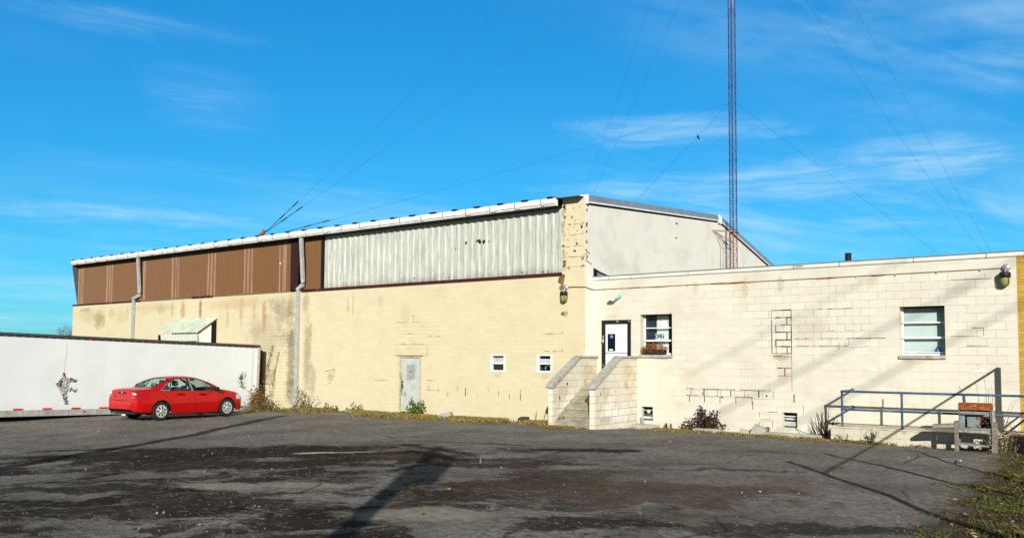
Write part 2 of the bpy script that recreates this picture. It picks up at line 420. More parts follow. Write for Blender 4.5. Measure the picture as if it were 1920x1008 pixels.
M = {}
M['white_paint'] = plain('white_paint', (.78, .78, .75), .5, dirt=(.45, .40, .30), dirtamt=.3)
M['gutter'] = plain('gutter', (.74, .75, .74), .45, dirt=(.40, .36, .30), dirtamt=.3, scale=3)
M['rust'] = plain('rust', (.22, .07, .025), .8, var=.4, scale=20)
M['black'] = plain('black', (.012, .012, .013), .5)
M['dark'] = plain('dark', (.004, .004, .004), .9)
M['grey_metal'] = plain('grey_metal', (.30, .33, .36), .42, .35, dirt=(.2, .2, .19))
M['galv'] = plain('galv', (.42, .44, .45), .4, .5, dirt=(.25, .24, .22))
M['downpipe'] = plain('downpipe', (.36, .37, .36), .45, dirt=(.26, .24, .21), dirtamt=.4)
M['red_trim'] = plain('red_trim', (.055, .008, .007), .6, var=.35, scale=9, dirt=(.03, .008, .006))
M['concrete'] = plain('concrete', (.36, .345, .30), .9, var=.2, scale=5, dirt=(.18, .16, .12), dirtamt=.6, bmp=.3)
M['concrete_grey'] = plain('concrete_grey', (.27, .265, .24), .92, var=.25, scale=7, dirt=(.10, .09, .075), dirtamt=.75, bmp=.4)
M['bare_block'] = plain('bare_block', (.43, .35, .23), .95, var=.3, scale=12, dirt=(.16, .12, .08), dirtamt=.6, bmp=.5)
M['crack'] = plain('crack', (.065, .046, .03), .95, var=.5, scale=15)
M['chip'] = plain('chip', (.17, .115, .05), .95, var=.45, scale=9, bmp=.4)
M['wood_grey'] = plain('wood_grey', (.27, .25, .215), .85, var=.3, scale=14, dirt=(.10, .085, .06), dirtamt=.6)
M['brown_board'] = plain('brown_board', (.105, .058, .025), .85, var=.25, scale=5, dirt=(.04, .025, .012), dirtamt=.6)
M['pane'] = glassmat('pane', (.90, .94, .94), .05)

OC = (.40, .23, .06); GR = (.22, .175, .11); BK = (.075, .055, .035)
wall_stains = [  # (centre along the wall, height, half sizes, colour, amount)
    (-43.4, 4.0, .8, .62, (.25, .18, .06), .75), (-42.2, 4.3, .5, .35, OC, .4), (-44.9, 4.55, .8, .16, GR, .55), (-41.2, 4.1, .7, .5, OC, .3),
    (-35.7, 4.25, .28, .62, OC, .8), (-34.3, 4.2, .17, .65, (.24, .13, .03), .95), (-37.6, 4.4, .6, .3, GR, .3), (-31.2, 4.1, .18, .8, OC, .55), (-29.6, 3.9, .2, .9, (.36, .19, .04), .7),
    (-28.4, 4.0, .7, .8, GR, .6), (-28.0, 2.9, .8, .5, GR, .5), (-30.2, 3.2, .6, .5, GR, .28), (-27.75, 2.2, .42, 2.1, BK, .7), (-27.7, .9, .55, .7, BK, .6), (-27.8, 4.2, .4, .7, BK, .5),
    (-26.75, 2.2, .34, 2.0, (.30, .25, .16), .9), (-26.4, 1.2, .3, .8, (.30, .25, .16), .7), (-26.9, 4.3, .3, .7, (.30, .25, .16), .7), (-26.55, 3.2, .12, .5, GR, .5), (-25.3, 1.35, .25, .25, GR, .5),
    (-21.3, 3.7, .35, .6, OC, .25), (-19.6, 4.4, .5, .3, GR, .15), (-24.1, 4.2, .06, .5, GR, .5), (-14.3, 3.55, .12, .14, GR, .8),
    (-29.5, 2.9, 1.6, 1.5, GR, .33), (-31.5, 4.45, 3.2, .34, OC, .38), (-38.5, 4.45, 3.0, .30, OC, .32), (-44.5, 4.2, 1.6, .5, GR, .28), (-32.2, 3.9, .14, .8, OC, .5), (-30.3, 4.1, .12, .7, OC, .5), (-36.6, 4.3, .12, .5, GR, .5), (-40.6, 4.3, .1, .5, GR, .45), (-28.9, 4.3, .5, .5, BK, .3), (-27.6, .4, .6, .4, BK, .45),
    (-20.9, 2.5, .5, .3, OC, .15), (-24.4, 4.2, .08, .45, OC, .45), (-22.6, 4.25, .2, .4, OC, .25), (-17.0, 1.55, .25, .12, GR, .3), (-15.1, 1.55, .25, .12, GR, .3),
    (-22.5, 1.28, .55, .03, (.35, .14, .03), .7)]
M['long_wall'] = masonry('long_wall', (.575, .515, .35), 'x', .30, .135, .01, .27, (.34, .25, .14), .42, .62, (.50, .40, .23), .34, .22, wall_stains, .006,
                         [(-30.5, -27.3, .1, 3.3, .95), (-27.1, -26.2, .4, 3.3, .6), (-21.8, -19.6, 2.2, 3.4, .65), (-16.5, -14.0, 2.0, 3.1, .35), (-36, -33.2, 3.4, 4.6, .35)], bmp=.3, vary=.03)
M['gable_wall'] = masonry('gable_wall', (.75, .74, .665), 'y', 3., 2.4, .4, .12, (.4, .37, .3), .45, .65, (.54, .51, .42), .6, .4, [(23.8, 5.3, 1.2, .6, (.45, .42, .35), .35), (31, 5.2, 2.6, .5, (.5, .47, .4), .35)], .004, bmp=.15, vary=.01)
M['annex_wall'] = masonry('annex_wall', (.585, .565, .475), 'x', .4064, .2032, .0345, .5, (.20, .145, .085), .46, .66, (.44, .375, .27), .38, .26,
                          [(-10.1, 4.2, .12, .3, OC, .35), (-8.6, 4.2, .12, .4, OC, .4), (-8.9, 4.29, .9, .03, (.35, .11, .02), .8), (-11.3, 4.29, .4, .025, (.35, .11, .02), .7), (-6.3, 4.3, .5, .03, (.35, .11, .02), .7), (-3.9, 2.18, .35, .05, OC, .6), (-11.2, 2.15, .35, .06, GR, .6),
                           (-4.4, 2.15, .2, .08, OC, .5), (-7.6, 2.2, .35, .12, GR, .6), (-7.5, 1.9, .3, .5, OC, .25), (-6.8, 3.0, .7, .5, GR, .25), (-7.6, 4.2, .10, .35, GR, .4), (-5.2, 4.15, .18, .3, OC, .3), (-3.2, 3.9, .5, .3, GR, .25),
                           (-5.2, .9, .15, .3, OC, .3), (-12.9, 3.45, .3, .12, OC, .3)],
                          .007, [(-8.3, -5.2, 2.4, 3.6, .7), (-10.4, -7.8, 1.0, 1.35, 1.), (-9.0, -3.2, 3.4, 4.3, .5), (-3.3, -2.1, 1.9, 4.3, .55), (-8.3, -7.6, .2, .75, .6)], clear=4.315, vary=.035)
M['stair_wall'] = masonry('stair_wall', (.62, .585, .475), 'y', .4064, .2032, .07, .8, (.15, .11, .06), .36, .55, (.32, .26, .165), .5, .4,
                          [(20.8, .55, .7, .35, (.80, .80, .76), .85), (21.5, .5, .6, .45, (.78, .78, .74), .6), (20.9, .95, .3, .22, (.8, .8, .77), .7), (20.6, .4, .5, .14, (.22, .15, .09), .6), (21.9, 1.75, .5, .35, OC, .35), (21.8, 1.35, .25, .2, OC, .6)], .008, [(20.0, 22.4, .1, .9, .9)])
M['brick'] = masonry('brick', (.46, .29, .045), 'x', .203, .0677, .0, .95, (.20, .125, .02), .1, .3, (.35, .22, .05), .3, .1, (), .0065, vary=.16)
M['ledge_block'] = masonry('ledge_block', (.52, .49, .39), 'x', .4064, .2032, .06, .75, (.16, .12, .07), .35, .55, (.40, .33, .22), .5, .4, [(-5.7, .46, .35, .05, OC, .6), (-4.3, .45, .1, .1, OC, .8)], .008)


# ------------------------------------------------------------------ corrugated sheets
def corrugate(mb, s0, s1, h0, h1, t, pitch, depth, mfun, flat=.55):
    """vertical sheet facing -Y with trapezoid ribs"""
    n = max(1, int(round((s1 - s0) / pitch))); p = (s1 - s0) / n; prof = []
    for i in range(n):
        a = s0 + i * p; e = p * (1 - flat) / 2
        prof += [(a, 0), (a + p * flat * .8, 0), (a + p * flat * .8 + e * .7, -depth), (a + p - e * .7, -depth)]
    prof.append((s1, 0))
    for (a, da), (c, dc) in zip(prof[:-1], prof[1:]):
        mb.face([(a, t + da, h0), (c, t + dc, h0), (c, t + dc, h1), (a, t + da, h1)], mfun((a + c) / 2))


def sheet_mat(name, col, streakcol, amt, bottom=None, rough=.55, wl=.6):
    mt, g, b = newmat(name, rough, 0, .3)
    p = g.pos(); x, y, z = g.sep(p)
    n = g.noise(g.comb(g.m('MULTIPLY', x, 9.), g.m('MULTIPLY', z, .5), 0.), 1.5, 5, .7)
    n2 = g.noise(g.comb(g.m('MULTIPLY', x, 34.), g.m('MULTIPLY', z, 1.1), 0.), 1.0, 5, .75)
    c = g.mix(g.m('MULTIPLY', g.step(g.m('ADD', g.m('MULTIPLY', n, wl), g.m('MULTIPLY', n2, 1 - wl)), .4, .6), amt), col, streakcol)
    if bottom:
        f = g.m('MULTIPLY', g.step(g.m('ADD', z, g.m('MULTIPLY', g.noise(g.comb(x, z, 2.), 2.2, 5, .7), .9)), bottom[0] + .45 + .35, bottom[0] + .12), bottom[2])
        c = g.mix(f, c, bottom[1])
    g.put(b.inputs['Base Color'], c); return mt
M['white_sheet'] = sheet_mat('white_sheet', (.54, .56, .50), (.215, .225, .205), .75, (4.88, (.085, .085, .075), .7), wl=.22)
M['brown_sheet'] = sheet_mat('brown_sheet', (.155, .072, .023), (.13, .058, .019), .5)
M['faded_sheet'] = sheet_mat('faded_sheet', (.31, .19, .12), (.17, .085, .045), .8)

# ------------------------------------------------------------------ the big warehouse
WH = thing('warehouse', 'long cream painted block warehouse with a brown and white corrugated band under its gutter', 'warehouse', (-30, 22.0, 0))
b = MB()
ops = [(-21.575, -20.48, .10, 2.19, .09), (-17.305, -16.69, 1.675, 2.245, .06), (-15.39, -14.80, 1.68, 2.25, .06)]
wall_x(b, -46.28, SX, -.4, 4.80, T0, ops, 0)
# far end and the pier by the corner
b.face([(-46.28, T0, -.4), (-46.28, T0, 4.8), (-46.28, 43, 4.8), (-46.28, 43, -.4)], 0)
b.box(-14.43, SX - .004, T0, T0 + .5, 4.80, 7.205, 0)
b.box(-14.46, SX - .01, T0 - .015, T0 + .5, 7.207, 7.275, 2)
for k in range(16): b.box(-46.28 - rnd.uniform(.02, .10), -46.281, T0 + .02, T0 + .3, 1.2 + k * .225, 1.2 + k * .225 + rnd.uniform(.08, .21), 3)   # ragged brick end
for k in range(46):                                       # flaked render on the pier
    u = rnd.choice([rnd.uniform(-14.4, -14.15), rnd.uniform(-14.4, SX - .05), rnd.uniform(SX - .14, SX - .03)]); chip(b, u, rnd.uniform(4.9, 7.0), rnd.uniform(.015, .075), T0, rnd.choice([1, 5, 5, 5, 5, 4]), sq=rnd.choice([.4, .7, 1.1]))
for v in (5.02, 5.33, 5.68, 6.05, 6.38): crack(b, [(-14.42, v), (-14.0, v + rnd.uniform(-.02, .02)), (SX - .05, v)], .014, T0, 1)
for k in range(12): chip(b, -14.41 + rnd.uniform(0, .09), 5.0 + k * .18, rnd.uniform(.05, .11), T0, rnd.choice([4, 5, 5]), sq=1.2)
chip(b, -14.45, 4.62, .16, T0, 4, sq=1.5); chip(b, -14.46, 4.38, .10, T0, 4, sq=1.); chip(b, -14.40, 3.55, .09, T0, 4, sq=.7)
crack(b, [(-21.8, 3.42), (-20.6, 3.42)], .012, T0, 1); crack(b, [(-21.9, 2.20), (-20.2, 2.20), (-20.2, 2.62), (-21.9, 2.62)], .014, T0, 1); crack(b, [(-20.9, 3.42), (-20.9, 3.7)], .014, T0, 1)
crack(b, [(-21.3, 3.0), (-20.85, 3.0)], .014, T0, 1); crack(b, [(-20.2, 2.9), (-19.55, 2.9)], .016, T0, 1); crack(b, [(-24.35, 4.1), (-24.35, 3.9)], .014, T0, 1)
crack(b, [(-15.1, 2.92), (-14.4, 2.92), (-14.4, 3.0)], .016, T0, 1); crack(b, [(-15.3, 2.36), (-14.4, 2.36), (-14.4, 2.42)], .016, T0, 1)
for (u, v0, v1) in ((-18.4, 1.25, .82), (-16.05, 1.1, .75)): crack(b, [(u, v0), (u, v1)], .03, T0, 1)
for k in range(9): crack(b, [(-20.1 + k * .45, 1.15 - .1 * (k % 3)), (-20.1 + k * .45, .98 - .1 * (k % 3))], .018, T0, 1)
crack(b, [(-25.65, 1.55), (-25.1, 1.65), (-25.15, 1.2), (-25.65, 1.0)], .02, T0, 1)
crack(b, [(-20.25, 1.32), (-19.8, 1.32)], .014, T0, 1); crack(b, [(-20.3, .98), (-19.6, .98)], .014, T0, 1); crack(b, [(-28.9, 3.0), (-27.6, 3.0)], .012, T0, 1)
b.box(-29.35, -28.74, T0 - .02, T0, .95, 1.6, 5)          # cover plate painted over
wall = b.build('wall', [M['long_wall'], M['crack'], M['white_paint'], M['rust'], M['chip'], M['bare_block']], WH)

# gable end (faces the annex roof); the parapet climbs to the ridge and drops away behind
gp = [(T0, 7.27), (32.5, 8.10), (32.75, 8.08), (39.27, 6.63), (43, 5.8)]
b = MB()
b.face([(SX, T0, -.4), (SX, 43, -.4)] + [(SX, t, h - .30) for t, h in gp[::-1]], 0)
for (t, v) in ((28.56, 7.236), (28.55, 6.686)): chip(b, t, v, .10, SX, 1, 'y', .004, .5)
for k in range(14): chip(b, rnd.uniform(22.05, 22.14), rnd.uniform(4.9, 6.9), rnd.uniform(.02, .06), SX, 1, 'y', .004, 1.3)
for k in range(6): chip(b, rnd.uniform(25, 36), rnd.uniform(4.9, 6.9), rnd.uniform(.015, .03), SX, 1, 'y', .004, 1.)
for q in ((22.02, 22.28, 5.52, 5.56), (22.02, 22.4, 5.2, 5.23)): b.face([(SX + .003, q[0], q[2]), (SX + .003, q[1], q[2] - .1), (SX + .003, q[1], q[3] - .1), (SX + .003, q[0], q[3])], 1)
# render broken away above the roof flashing
b.face([(SX + .004, 22.5, 4.66), (SX + .004, 24.5, 4.70), (SX + .004, 23.6, 4.82), (SX + .004, 22.9, 4.93), (SX + .004, 22.5, 5.02)], 2)
b.face([(SX + .009, 22.75, 4.60), (SX + .009, 24.2, 4.66), (SX + .009, 23.4, 4.79), (SX + .009, 22.72, 4.89)], 3)
b.build('gable_wall', [M['gable_wall'], M['chip'], M['dark'], M['grey_metal']], WH)
b = MB()
def fascia(mb, pts, top, bot, x0, x1, m):
    for (ta, ha), (tb, hb) in zip(pts[:-1], pts[1:]):
        v = [Vector((x, t, h + e)) for (t, h) in ((ta, ha), (tb, hb)) for x in (x0, x1) for e in (bot, top)]
        mb.raw(v, [(0, 1, 3, 2), (4, 6, 7, 5), (0, 4, 5, 1), (2, 3, 7, 6), (0, 2, 6, 4), (1, 5, 7, 3)], m)
up_ = [(22.06, 7.275), (32.45, 8.10)]; dn = [(32.78, 8.075), (43, 5.8)]
for seg in (up_, dn):
    fascia(b, seg, 0, -.205, SX + .002, SX + .07, 0); fascia(b, seg, -.207, -.25, SX + .002, SX + .085, 1); fascia(b, seg, -.252, -.29, SX + .002, SX + .03, 2)  # the lowest black strip is a painted shadow line under the white edge
b.box(SX + .002, SX + .11, T0 + .0, T0 + .055, 6.99, 7.28, 1)
b.box(SX + .002, SX + .09, 32.47, 32.62, 7.78, 8.12, 1); b.box(SX + .002, SX + .05, 32.63, 32.72, 7.80, 8.09, 2); b.box(SX + .002, SX + .09, 32.73, 32.77, 7.78, 8.09, 1)
b.build('parapet_fascia', [M['grey_metal'], M['white_paint'], M['dark']], WH)

# cladding
b = MB()
faded = [(-45.82, -45.32), (-42.81, -42.22), (-39.52, -39.12), (-36.72, -36.15), (-33.82, -33.23), (-31.09, -30.51), (-28.68, -28.25)]
b2 = MB()
def bm_(s): return 1 if any(a - .03 < s < c + .03 and (s - a < .10 or c - s < .10 or int((s - a) / .12) % 2 == 0) for a, c in faded) else 0
corrugate(b, -45.85, -27.9, 4.86, 6.97, T0 + .03, .105, .022, bm_)
corrugate(b, -27.2, -26.02, 4.86, 6.95, T0 + .03, .105, .022, bm_)
chip(b, -28.6, 6.05, .06, T0 + .01, 2, sq=.8); chip(b, -35.2, 4.98, .3, T0 + .008, 3, sq=.3)
b.build('brown_cladding', [M['brown_sheet'], M['faded_sheet'], M['white_paint'], M['chip']], WH)
b = MB(); corrugate(b, -25.85, -14.44, 4.875, 6.95, T0 + .05, .307, .04, lambda s: 0, .62)
for (u, v, r) in ((-18.43, 6.135, .05), (-17.82, 6.13, .09), (-17.93, 6.16, .06), (-17.62, 6.115, .075), (-17.4, 6.1, .03), (-18.9, 5.97, .025)): chip(b, u, v, r, T0 - .001, 1, sq=1.1)
for k in range(14): chip(b, rnd.uniform(-22, -14.6), 4.91 + abs(rnd.gauss(0, .04)), rnd.uniform(.01, .03), T0 - .001, 1, sq=1.4)
b.build('white_cladding', [M['white_sheet'], M['dark']], WH)
b = MB()
b.box(-46.3, -39.42, T0 - .035, T0 + .06, 4.80, 4.875, 0); b.box(-39.4, -34.98, T0 - .02, T0 + .06, 4.80, 4.86, 1); b.box(-34.97, -33.34, T0 - .035, T0 + .06, 4.79, 4.88, 0); b.box(-33.33, -27.9, T0 - .01, T0 + .06, 4.80, 4.86, 2)
b.box(-27.15, -14.44, T0 - .035, T0 + .05, 4.765, 4.872, 0); b.box(-27.88, -27.42, T0 - .02, T0 + .06, 4.86, 6.95, 5); b.box(-26.0, -25.87, T0 - .01, T0 + .06, 4.875, 6.95, 3)
for s in (-45, -44.6, -42.3, -26.2, -34.4, -33.9, -33.5): b.box(s, s + .09, T0 - .038, T0, 4.80, 4.84, 4)
b.build('girt_trim', [M['red_trim'], plain('grey_trim', (.13, .11, .10), .7), M['chip'], M['dark'], M['chip'], plain('dark_red', (.028, .008, .006), .7)], WH)

# roof, its ribs stick out past the gutter
b = MB()
rp = [(21.64, 7.20), (32.5, 7.98), (43.2, 5.66)]
for (ta, ha), (tb, hb) in zip(rp[:-1], rp[1:]): b.face([(-45.78, ta, ha), (SX - .02, ta, ha), (SX - .02, tb, hb), (-45.78, tb, hb)], 0)
b.face([(-45.86, T0 + .03, 4.8)] + [(-45.86, t, h - .02) for t, h in rp] + [(-45.86, 43.2, 4.8)], 0)
b.face([(-46.3, 43, 5.6), (SX, 43, 5.6), (SX, 43, -.4), (-46.3, 43, -.4)], 0)
n = 31
for k in range(n + 1):
    s = -45.6 + k * (45.6 - 14.6) / n
    for (ta, ha), (tb, hb) in zip(rp[:-1], rp[1:]):
        ta2 = ta - (.07 if ta < 22 else 0)
        v = [(s - .13, ta2, ha), (s - .09, ta2, ha + .055), (s + .09, ta2, ha + .055), (s + .13, ta2, ha), (s - .13, tb, hb), (s - .09, tb, hb + .055), (s + .09, tb, hb + .055), (s + .13, tb, hb)]
        b.raw(v, [(0, 1, 5, 4), (1, 2, 6, 5), (2, 3, 7, 6), (0, 3, 2, 1)], 0)
    q_ = rnd.uniform(.08, .13) * (1 if s > -31 else .6); b.box(s - q_ * 1.3, s + q_, 21.53, 21.60, 7.225, 7.24 + .012 * (s > -31), 1)
b.build('roof', [plain('roof_sheet', (.12, .125, .14), .5, .3, dirt=(.07, .06, .05)), M['black']], WH)
b = MB()
gpro = [(21.76, 7.19), (21.60, 7.215), (21.585, 7.20), (21.60, 7.045), (21.62, 7.035), (21.63, 6.985), (21.76, 6.975)]
b.prism(gpro, 'x', -45.8, -14.44, 0)
k = 0
s = -45.3
while s < -14.6:
    b.box(s, s + .022, 21.575, 21.59, 7.04 + rnd.uniform(0, .02), 7.21, 1); b.box(s + .004, s + .02, 21.61, 21.625, 6.985, 7.035, 1)
    if rnd.random() < .5: b.box(s + .05, s + rnd.uniform(.1, .3), 21.583, 21.586, 7.0, rnd.uniform(7.05, 7.13), 3)
    s += 1.045
b.box(-45.8, -14.44, 21.592, 21.606, 7.036, 7.046, 2)
b.build('gutter', [M['gutter'], plain('strap', (.22, .13, .085), .8, var=.4, scale=30), plain('gutter_line', (.33, .33, .32), .6), plain('gutter_stain', (.56, .54, .48), .6)], WH)
b = MB(); b.box(-45.8, -14.44, 21.765, T0 + .12, 6.95, 6.99, 0); b.build('soffit', M['dark'], WH)  # near-black colour stands in for the shade under the eave

def downpipe(x, xlow, htop, hel, hbot, foot):
    d = MB(); w = .145
    pts = [(x, 21.72, htop), (x, 21.85, hel + .18), (x - .1, T0 - .07, hel + .02), (xlow, T0 - .075, hel - .12), (xlow - .02, T0 - .075, .55 if foot else hbot)]
    if foot: pts += [(xlow - .05, T0 - .09, .25), (xlow - .16, T0 - .22, .09)]
    for p, q in zip(pts[:-1], pts[1:]):
        d.bar(p, q, w, .11, 0, (0, 1, .01))
        d.lathe(q, Vector(q) - Vector(p), [(0, -.085), (.085, -.06), (.09, 0), (.085, .06), (0, .085)], 10, 0)
    for h in (4.55, 2.9, 1.35):
        if h > hbot: d.box(xlow - .12, xlow + .16, T0 - .022, T0 - .012, h, h + .035, 0); d.box(xlow + .10, xlow + .15, T0 - .03, T0 - .01, h - .01, h + .05, 1)
    return bevel(d.build('downpipe', [M['downpipe'], M['white_paint']], WH), .015)
downpipe(-39.3, -39.95, 6.95, 5.10, 1.2, False)
downpipe(-26.92, -27.30, 6.95, 5.02, .1, True)

# grey steel door
b = MB(); b.box(-21.50, -20.545, T0 + .035, T0 + .08, .13, 2.12, 0)
for p in ((-21.0, 1.62), (-21.05, 1.62)): b.box(p[0] - .02, p[0] + .03, T0 + .030, T0 + .036, p[1] - .012, p[1] + .02, 1)
b.box(-21.505, -20.54, T0 + .025, T0 + .034, .13, .16, 1)
def door_paint():
    mt, g, bs = newmat('door_paint', .55, 0, .3)
    p = g.pos(); x, y, z = g.sep(p); n = g.noise(p, 7, 5, .7); w = g.m('MULTIPLY', g.m('SUBTRACT', n, .5), .6)
    c = g.mix(g.step(g.noise(p, 3, 4), .35, .65), (.385, .42, .385), (.47, .50, .455))
    c = g.mix(g.m('MULTIPLY', g.box(x, z, -21.22, -20.82, 1.32, 1.88, .03), g.m('ADD', .25, g.m('MULTIPLY', n, .7))), c, (.17, .21, .20))
    c = g.mix(g.m('MULTIPLY', g.blob(x, z, -21.5, 1.1, .1, .5, w, .6), .9), c, (.07, .08, .08)); c = g.mix(g.blob(x, z, -21.3, .8, .1, .09, w, .6), c, (.25, .29, .28))
    c = g.mix(g.m('MULTIPLY', g.step(z, .5, .1), .35), c, (.3, .27, .2))
    g.put(bs.inputs['Base Color'], c); return mt
door = b.build('door', [door_paint(), M['black']], WH)
b = MB(); b.box(-21.575, -21.505, T0 - .008, T0 + .09, .1, 2.19, 0); b.box(-20.54, -20.48, T0 - .008, T0 + .09, .1, 2.19, 0); b.box(-21.505, -20.54, T0 - .008, T0 + .09, 2.125, 2.19, 0)
b.box(-21.66, -20.40, T0 - .03, T0, 2.192, 2.215, 1); b.box(-21.6, -20.46, T0 - .12, T0 + .09, .02, .125, 2)
b.build('frame', [plain('door_frame', (.46, .38, .24), .8, var=.3, scale=8, dirt=(.15, .1, .05), dirtamt=.7), M['crack'], M['concrete_grey']], door)
for h in (1.88, 1.13, .35):
    b = MB(); b.tube([(-20.535, T0 + .02, h - .08), (-20.535, T0 + .02, h + .08)], .02, 8); b.build('hinge', M['black'], door)
b = MB()
for h in (1.24, 1.13, 1.05):
    b = MB(); b.lathe((-21.42, T0 + .035, h), (0, -1, 0), [(.035, 0), (.03, .02), (0, .024)], 12); b.build('lock', M['black'], door)

# two little white sash windows
for i, (a, c, d, e) in enumerate(((-17.305, -16.69, 1.675, 2.245), (-15.39, -14.80, 1.68, 2.25))):
    b = MB(); f = .055
    for q in ((a, a + f, d, e), (c - f, c, d, e), (a + f, c - f, d, d + f), (a + f, c - f, e - f * .7, e)): b.box(q[0], q[1], T0 - .02, T0 + .06, q[2], q[3], 0)
    mid = (d + e) / 2 - .005
    b.box(a + f, c - f, T0 - .012, T0 + .04, mid - .022, mid + .022, 0)
    w = b.build('window', M['white_paint'], WH); bevel(w, .006)
    if i: tag(w, 'small sash window with an untidy dark lower pane')
    b = MB(); b.box(a + f, c - f, T0 + .02, T0 + .03, mid + .02, mid + .19 - i * .03, 0); b.box(a + f, a + f + .05, T0 + .025, T0 + .035, d + f, e - f, 0)
    b.build('sash', [plain('sash_grey', (.40, .44, .42), .4)], w)
    b = MB()
    b.face([(a + f, T0 + .045, d + f), (c - f, T0 + .045, d + f), (c - f, T0 + .045, e - f), (a + f, T0 + .045, e - f)], 0)
    b.build('pane', M['pane'], w)
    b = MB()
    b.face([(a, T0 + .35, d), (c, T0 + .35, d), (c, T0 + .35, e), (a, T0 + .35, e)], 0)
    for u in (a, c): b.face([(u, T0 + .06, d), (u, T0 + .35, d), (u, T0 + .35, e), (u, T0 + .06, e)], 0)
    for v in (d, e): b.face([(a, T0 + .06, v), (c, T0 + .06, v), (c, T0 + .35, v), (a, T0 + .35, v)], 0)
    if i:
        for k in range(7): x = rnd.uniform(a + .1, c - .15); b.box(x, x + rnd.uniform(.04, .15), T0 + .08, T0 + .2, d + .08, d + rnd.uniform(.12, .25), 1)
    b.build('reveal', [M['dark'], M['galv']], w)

# corrugated awning over the loading door
b = MB()
n = 15; x0, x1 = -36.2, -32.93
for k in range(n):
    a = x0 + (x1 - x0) * k / n; p = (x1 - x0) / n
    for (ua, ub, da, db) in ((0, .5, 0, .05), (.5, 1, .05, 0)):
        b.face([(a + p * ua, T0 - .02, 3.84 + da), (a + p * ub, T0 - .02, 3.84 + db), (a + p * ub, 20.95, 3.14 + db), (a + p * ua, 20.95, 3.14 + da)], 0, True)
aw = b.build('awning', [plain('awning_sheet', (.43, .49, .40), .55, dirt=(.42, .45, .36), scale=2)], WH)
b = MB()
for k in range(n):
    a = x0 + .35 + (x1 - x0 - .35) * k / n; p = (x1 - x0 - .35) / n
    for (ua, ub, da, db) in ((0, .5, 0, .035), (.5, 1, .035, 0)):
        b.face([(a + p * ua, 20.99 - da, 3.11), (a + p * ub, 20.99 - db, 3.11), (a + p * ub, 21.03 - db, 2.80), (a + p * ua, 21.03 - da, 2.80)], 0)
b.build('valance', [plain('valance_sheet', (.52, .55, .45), .55)], aw)
b = MB(); b.prism([(21.75, 2.2), (21.75, 3.64), (21.05, 3.17), (21.05, 2.2)], 'x', -33.08, -33.02, 0)
b.build('side_panel', M['white_paint'], aw)
b = MB(); b.box(-33.15, -33.0, 21.76, T0, 2.3, 3.7, 0); b.box(-36.05, -35.9, 21.0, T0, 2.2, 3.1, 0); b.bar((-33.0, 21.02, 3.13), (-33.0, 21.95, 3.77), .05, .07, 1); b.box(-35.8, -33.2, 21.7, T0 - .01, 1.2, 3.5, 0)  # black boxes stand in for shaded gaps under the awning; only the bar braces
b.build('bracket', [M['dark'], M['rust']], aw)
# ------------------------------------------------------------------ the low annex
XR = -1.985
AN = thing('annex', 'low off-white concrete block annex with flat roof, two windows and a black framed door', 'building', (-8, T1, 0))
b = MB()
D_ = (-13.25, -12.225, 1.255, 3.335, .05); W1 = (-11.9, -10.845, 2.262, 3.478, .29); W2 = (-4.565, -3.53, 2.268, 3.49, .29); V1 = (-11.89, -11.49, .285, .70, .22); V2 = (-7.58, -7.17, .305, .71, .24)
wall_x(b, SX, XR, -.4, 4.60, T1, (D_, W1, W2, V1, V2), 0)
# cracks: bricked-up opening, open joints, patched block
for v in (3.492, 3.29, 3.09, 2.89, 2.68, 2.50, 2.307): joint(b, [(-7.84, v), (-7.30, v)] if v in (3.492, 2.307) else [(-7.74, v), (-7.31, v)], .022, T1, 1)
joint(b, [(-7.84, 3.49), (-7.84, 2.31)], .017, T1, 1); joint(b, [(-7.30, 3.49), (-7.30, 2.31)], .019, T1, 1)
for i, v in enumerate((3.29, 3.09, 2.89, 2.68, 2.50)): x = (-7.42, -7.73)[i % 2]; joint(b, [(x, v), (x, v - .19)], .022, T1, 1)
joint(b, [(-7.72, 2.306), (-7.72, 2.5)], .02, T1, 1); joint(b, [(-7.82, 2.24), (-7.3, 2.22)], .015, T1, 1)
joint(b, [(-7.7, 1.91), (-7.32, 1.91)], .02, T1, 1); joint(b, [(-7.49, 1.9), (-7.49, 1.70)], .02, T1, 1); joint(b, [(-7.7, 1.7), (-7.3, 1.7)], .01, T1, 1); joint(b, [(-7.30, 2.3), (-7.30, 1.3)], .008, T1, 1)
for k in range(7): u = -10.25 + k * .405; joint(b, [(u, 1.28), (u, 1.09)], .022 if k % 2 else .014, T1, 1)
joint(b, [(-10.4, 1.285), (-7.9, 1.285)], .012, T1, 1); joint(b, [(-10.4, 1.085), (-8.4, 1.085)], .012, T1, 1)
for k in range(5): u = -10.3 + k * .47; joint(b, [(u, 1.07), (u, .90)], .016, T1, 1)
crack(b, [(-8.21, .70), (-7.58, .70)], .013, T1, 1); crack(b, [(-8.21, .70), (-8.21, .27)], .012, T1, 1); crack(b, [(-8.2, .49), (-7.6, .49)], .012, T1, 1); crack(b, [(-7.85, .49), (-7.85, .27)], .012, T1, 1)
crack(b, [(-8.4, .96), (-8.4, .75)], .02, T1, 1); crack(b, [(-7.0, .92), (-7.0, .70)], .014, T1, 1); crack(b, [(-6.85, .92), (-6.85, .72)], .008, T1, 1)
for (u0, u1, v) in ((-7.2, -4.9, 2.71), (-7.2, -5.3, 2.51), (-6.4, -5.4, 2.91), (-3.4, -2.75, 2.73), (-3.05, -2.6, 2.5), (-6.6, -5.7, 3.49), (-3.5, -2.5, 4.11)): crack(b, [(u0, v), (u1, v)], .014, T1, 1)
for (u, v) in ((-6.25, 2.71), (-6.05, 2.6), (-5.8, 2.71), (-6.7, 2.9)): crack(b, [(u, v), (u, v - .19)], .014, T1, 1)
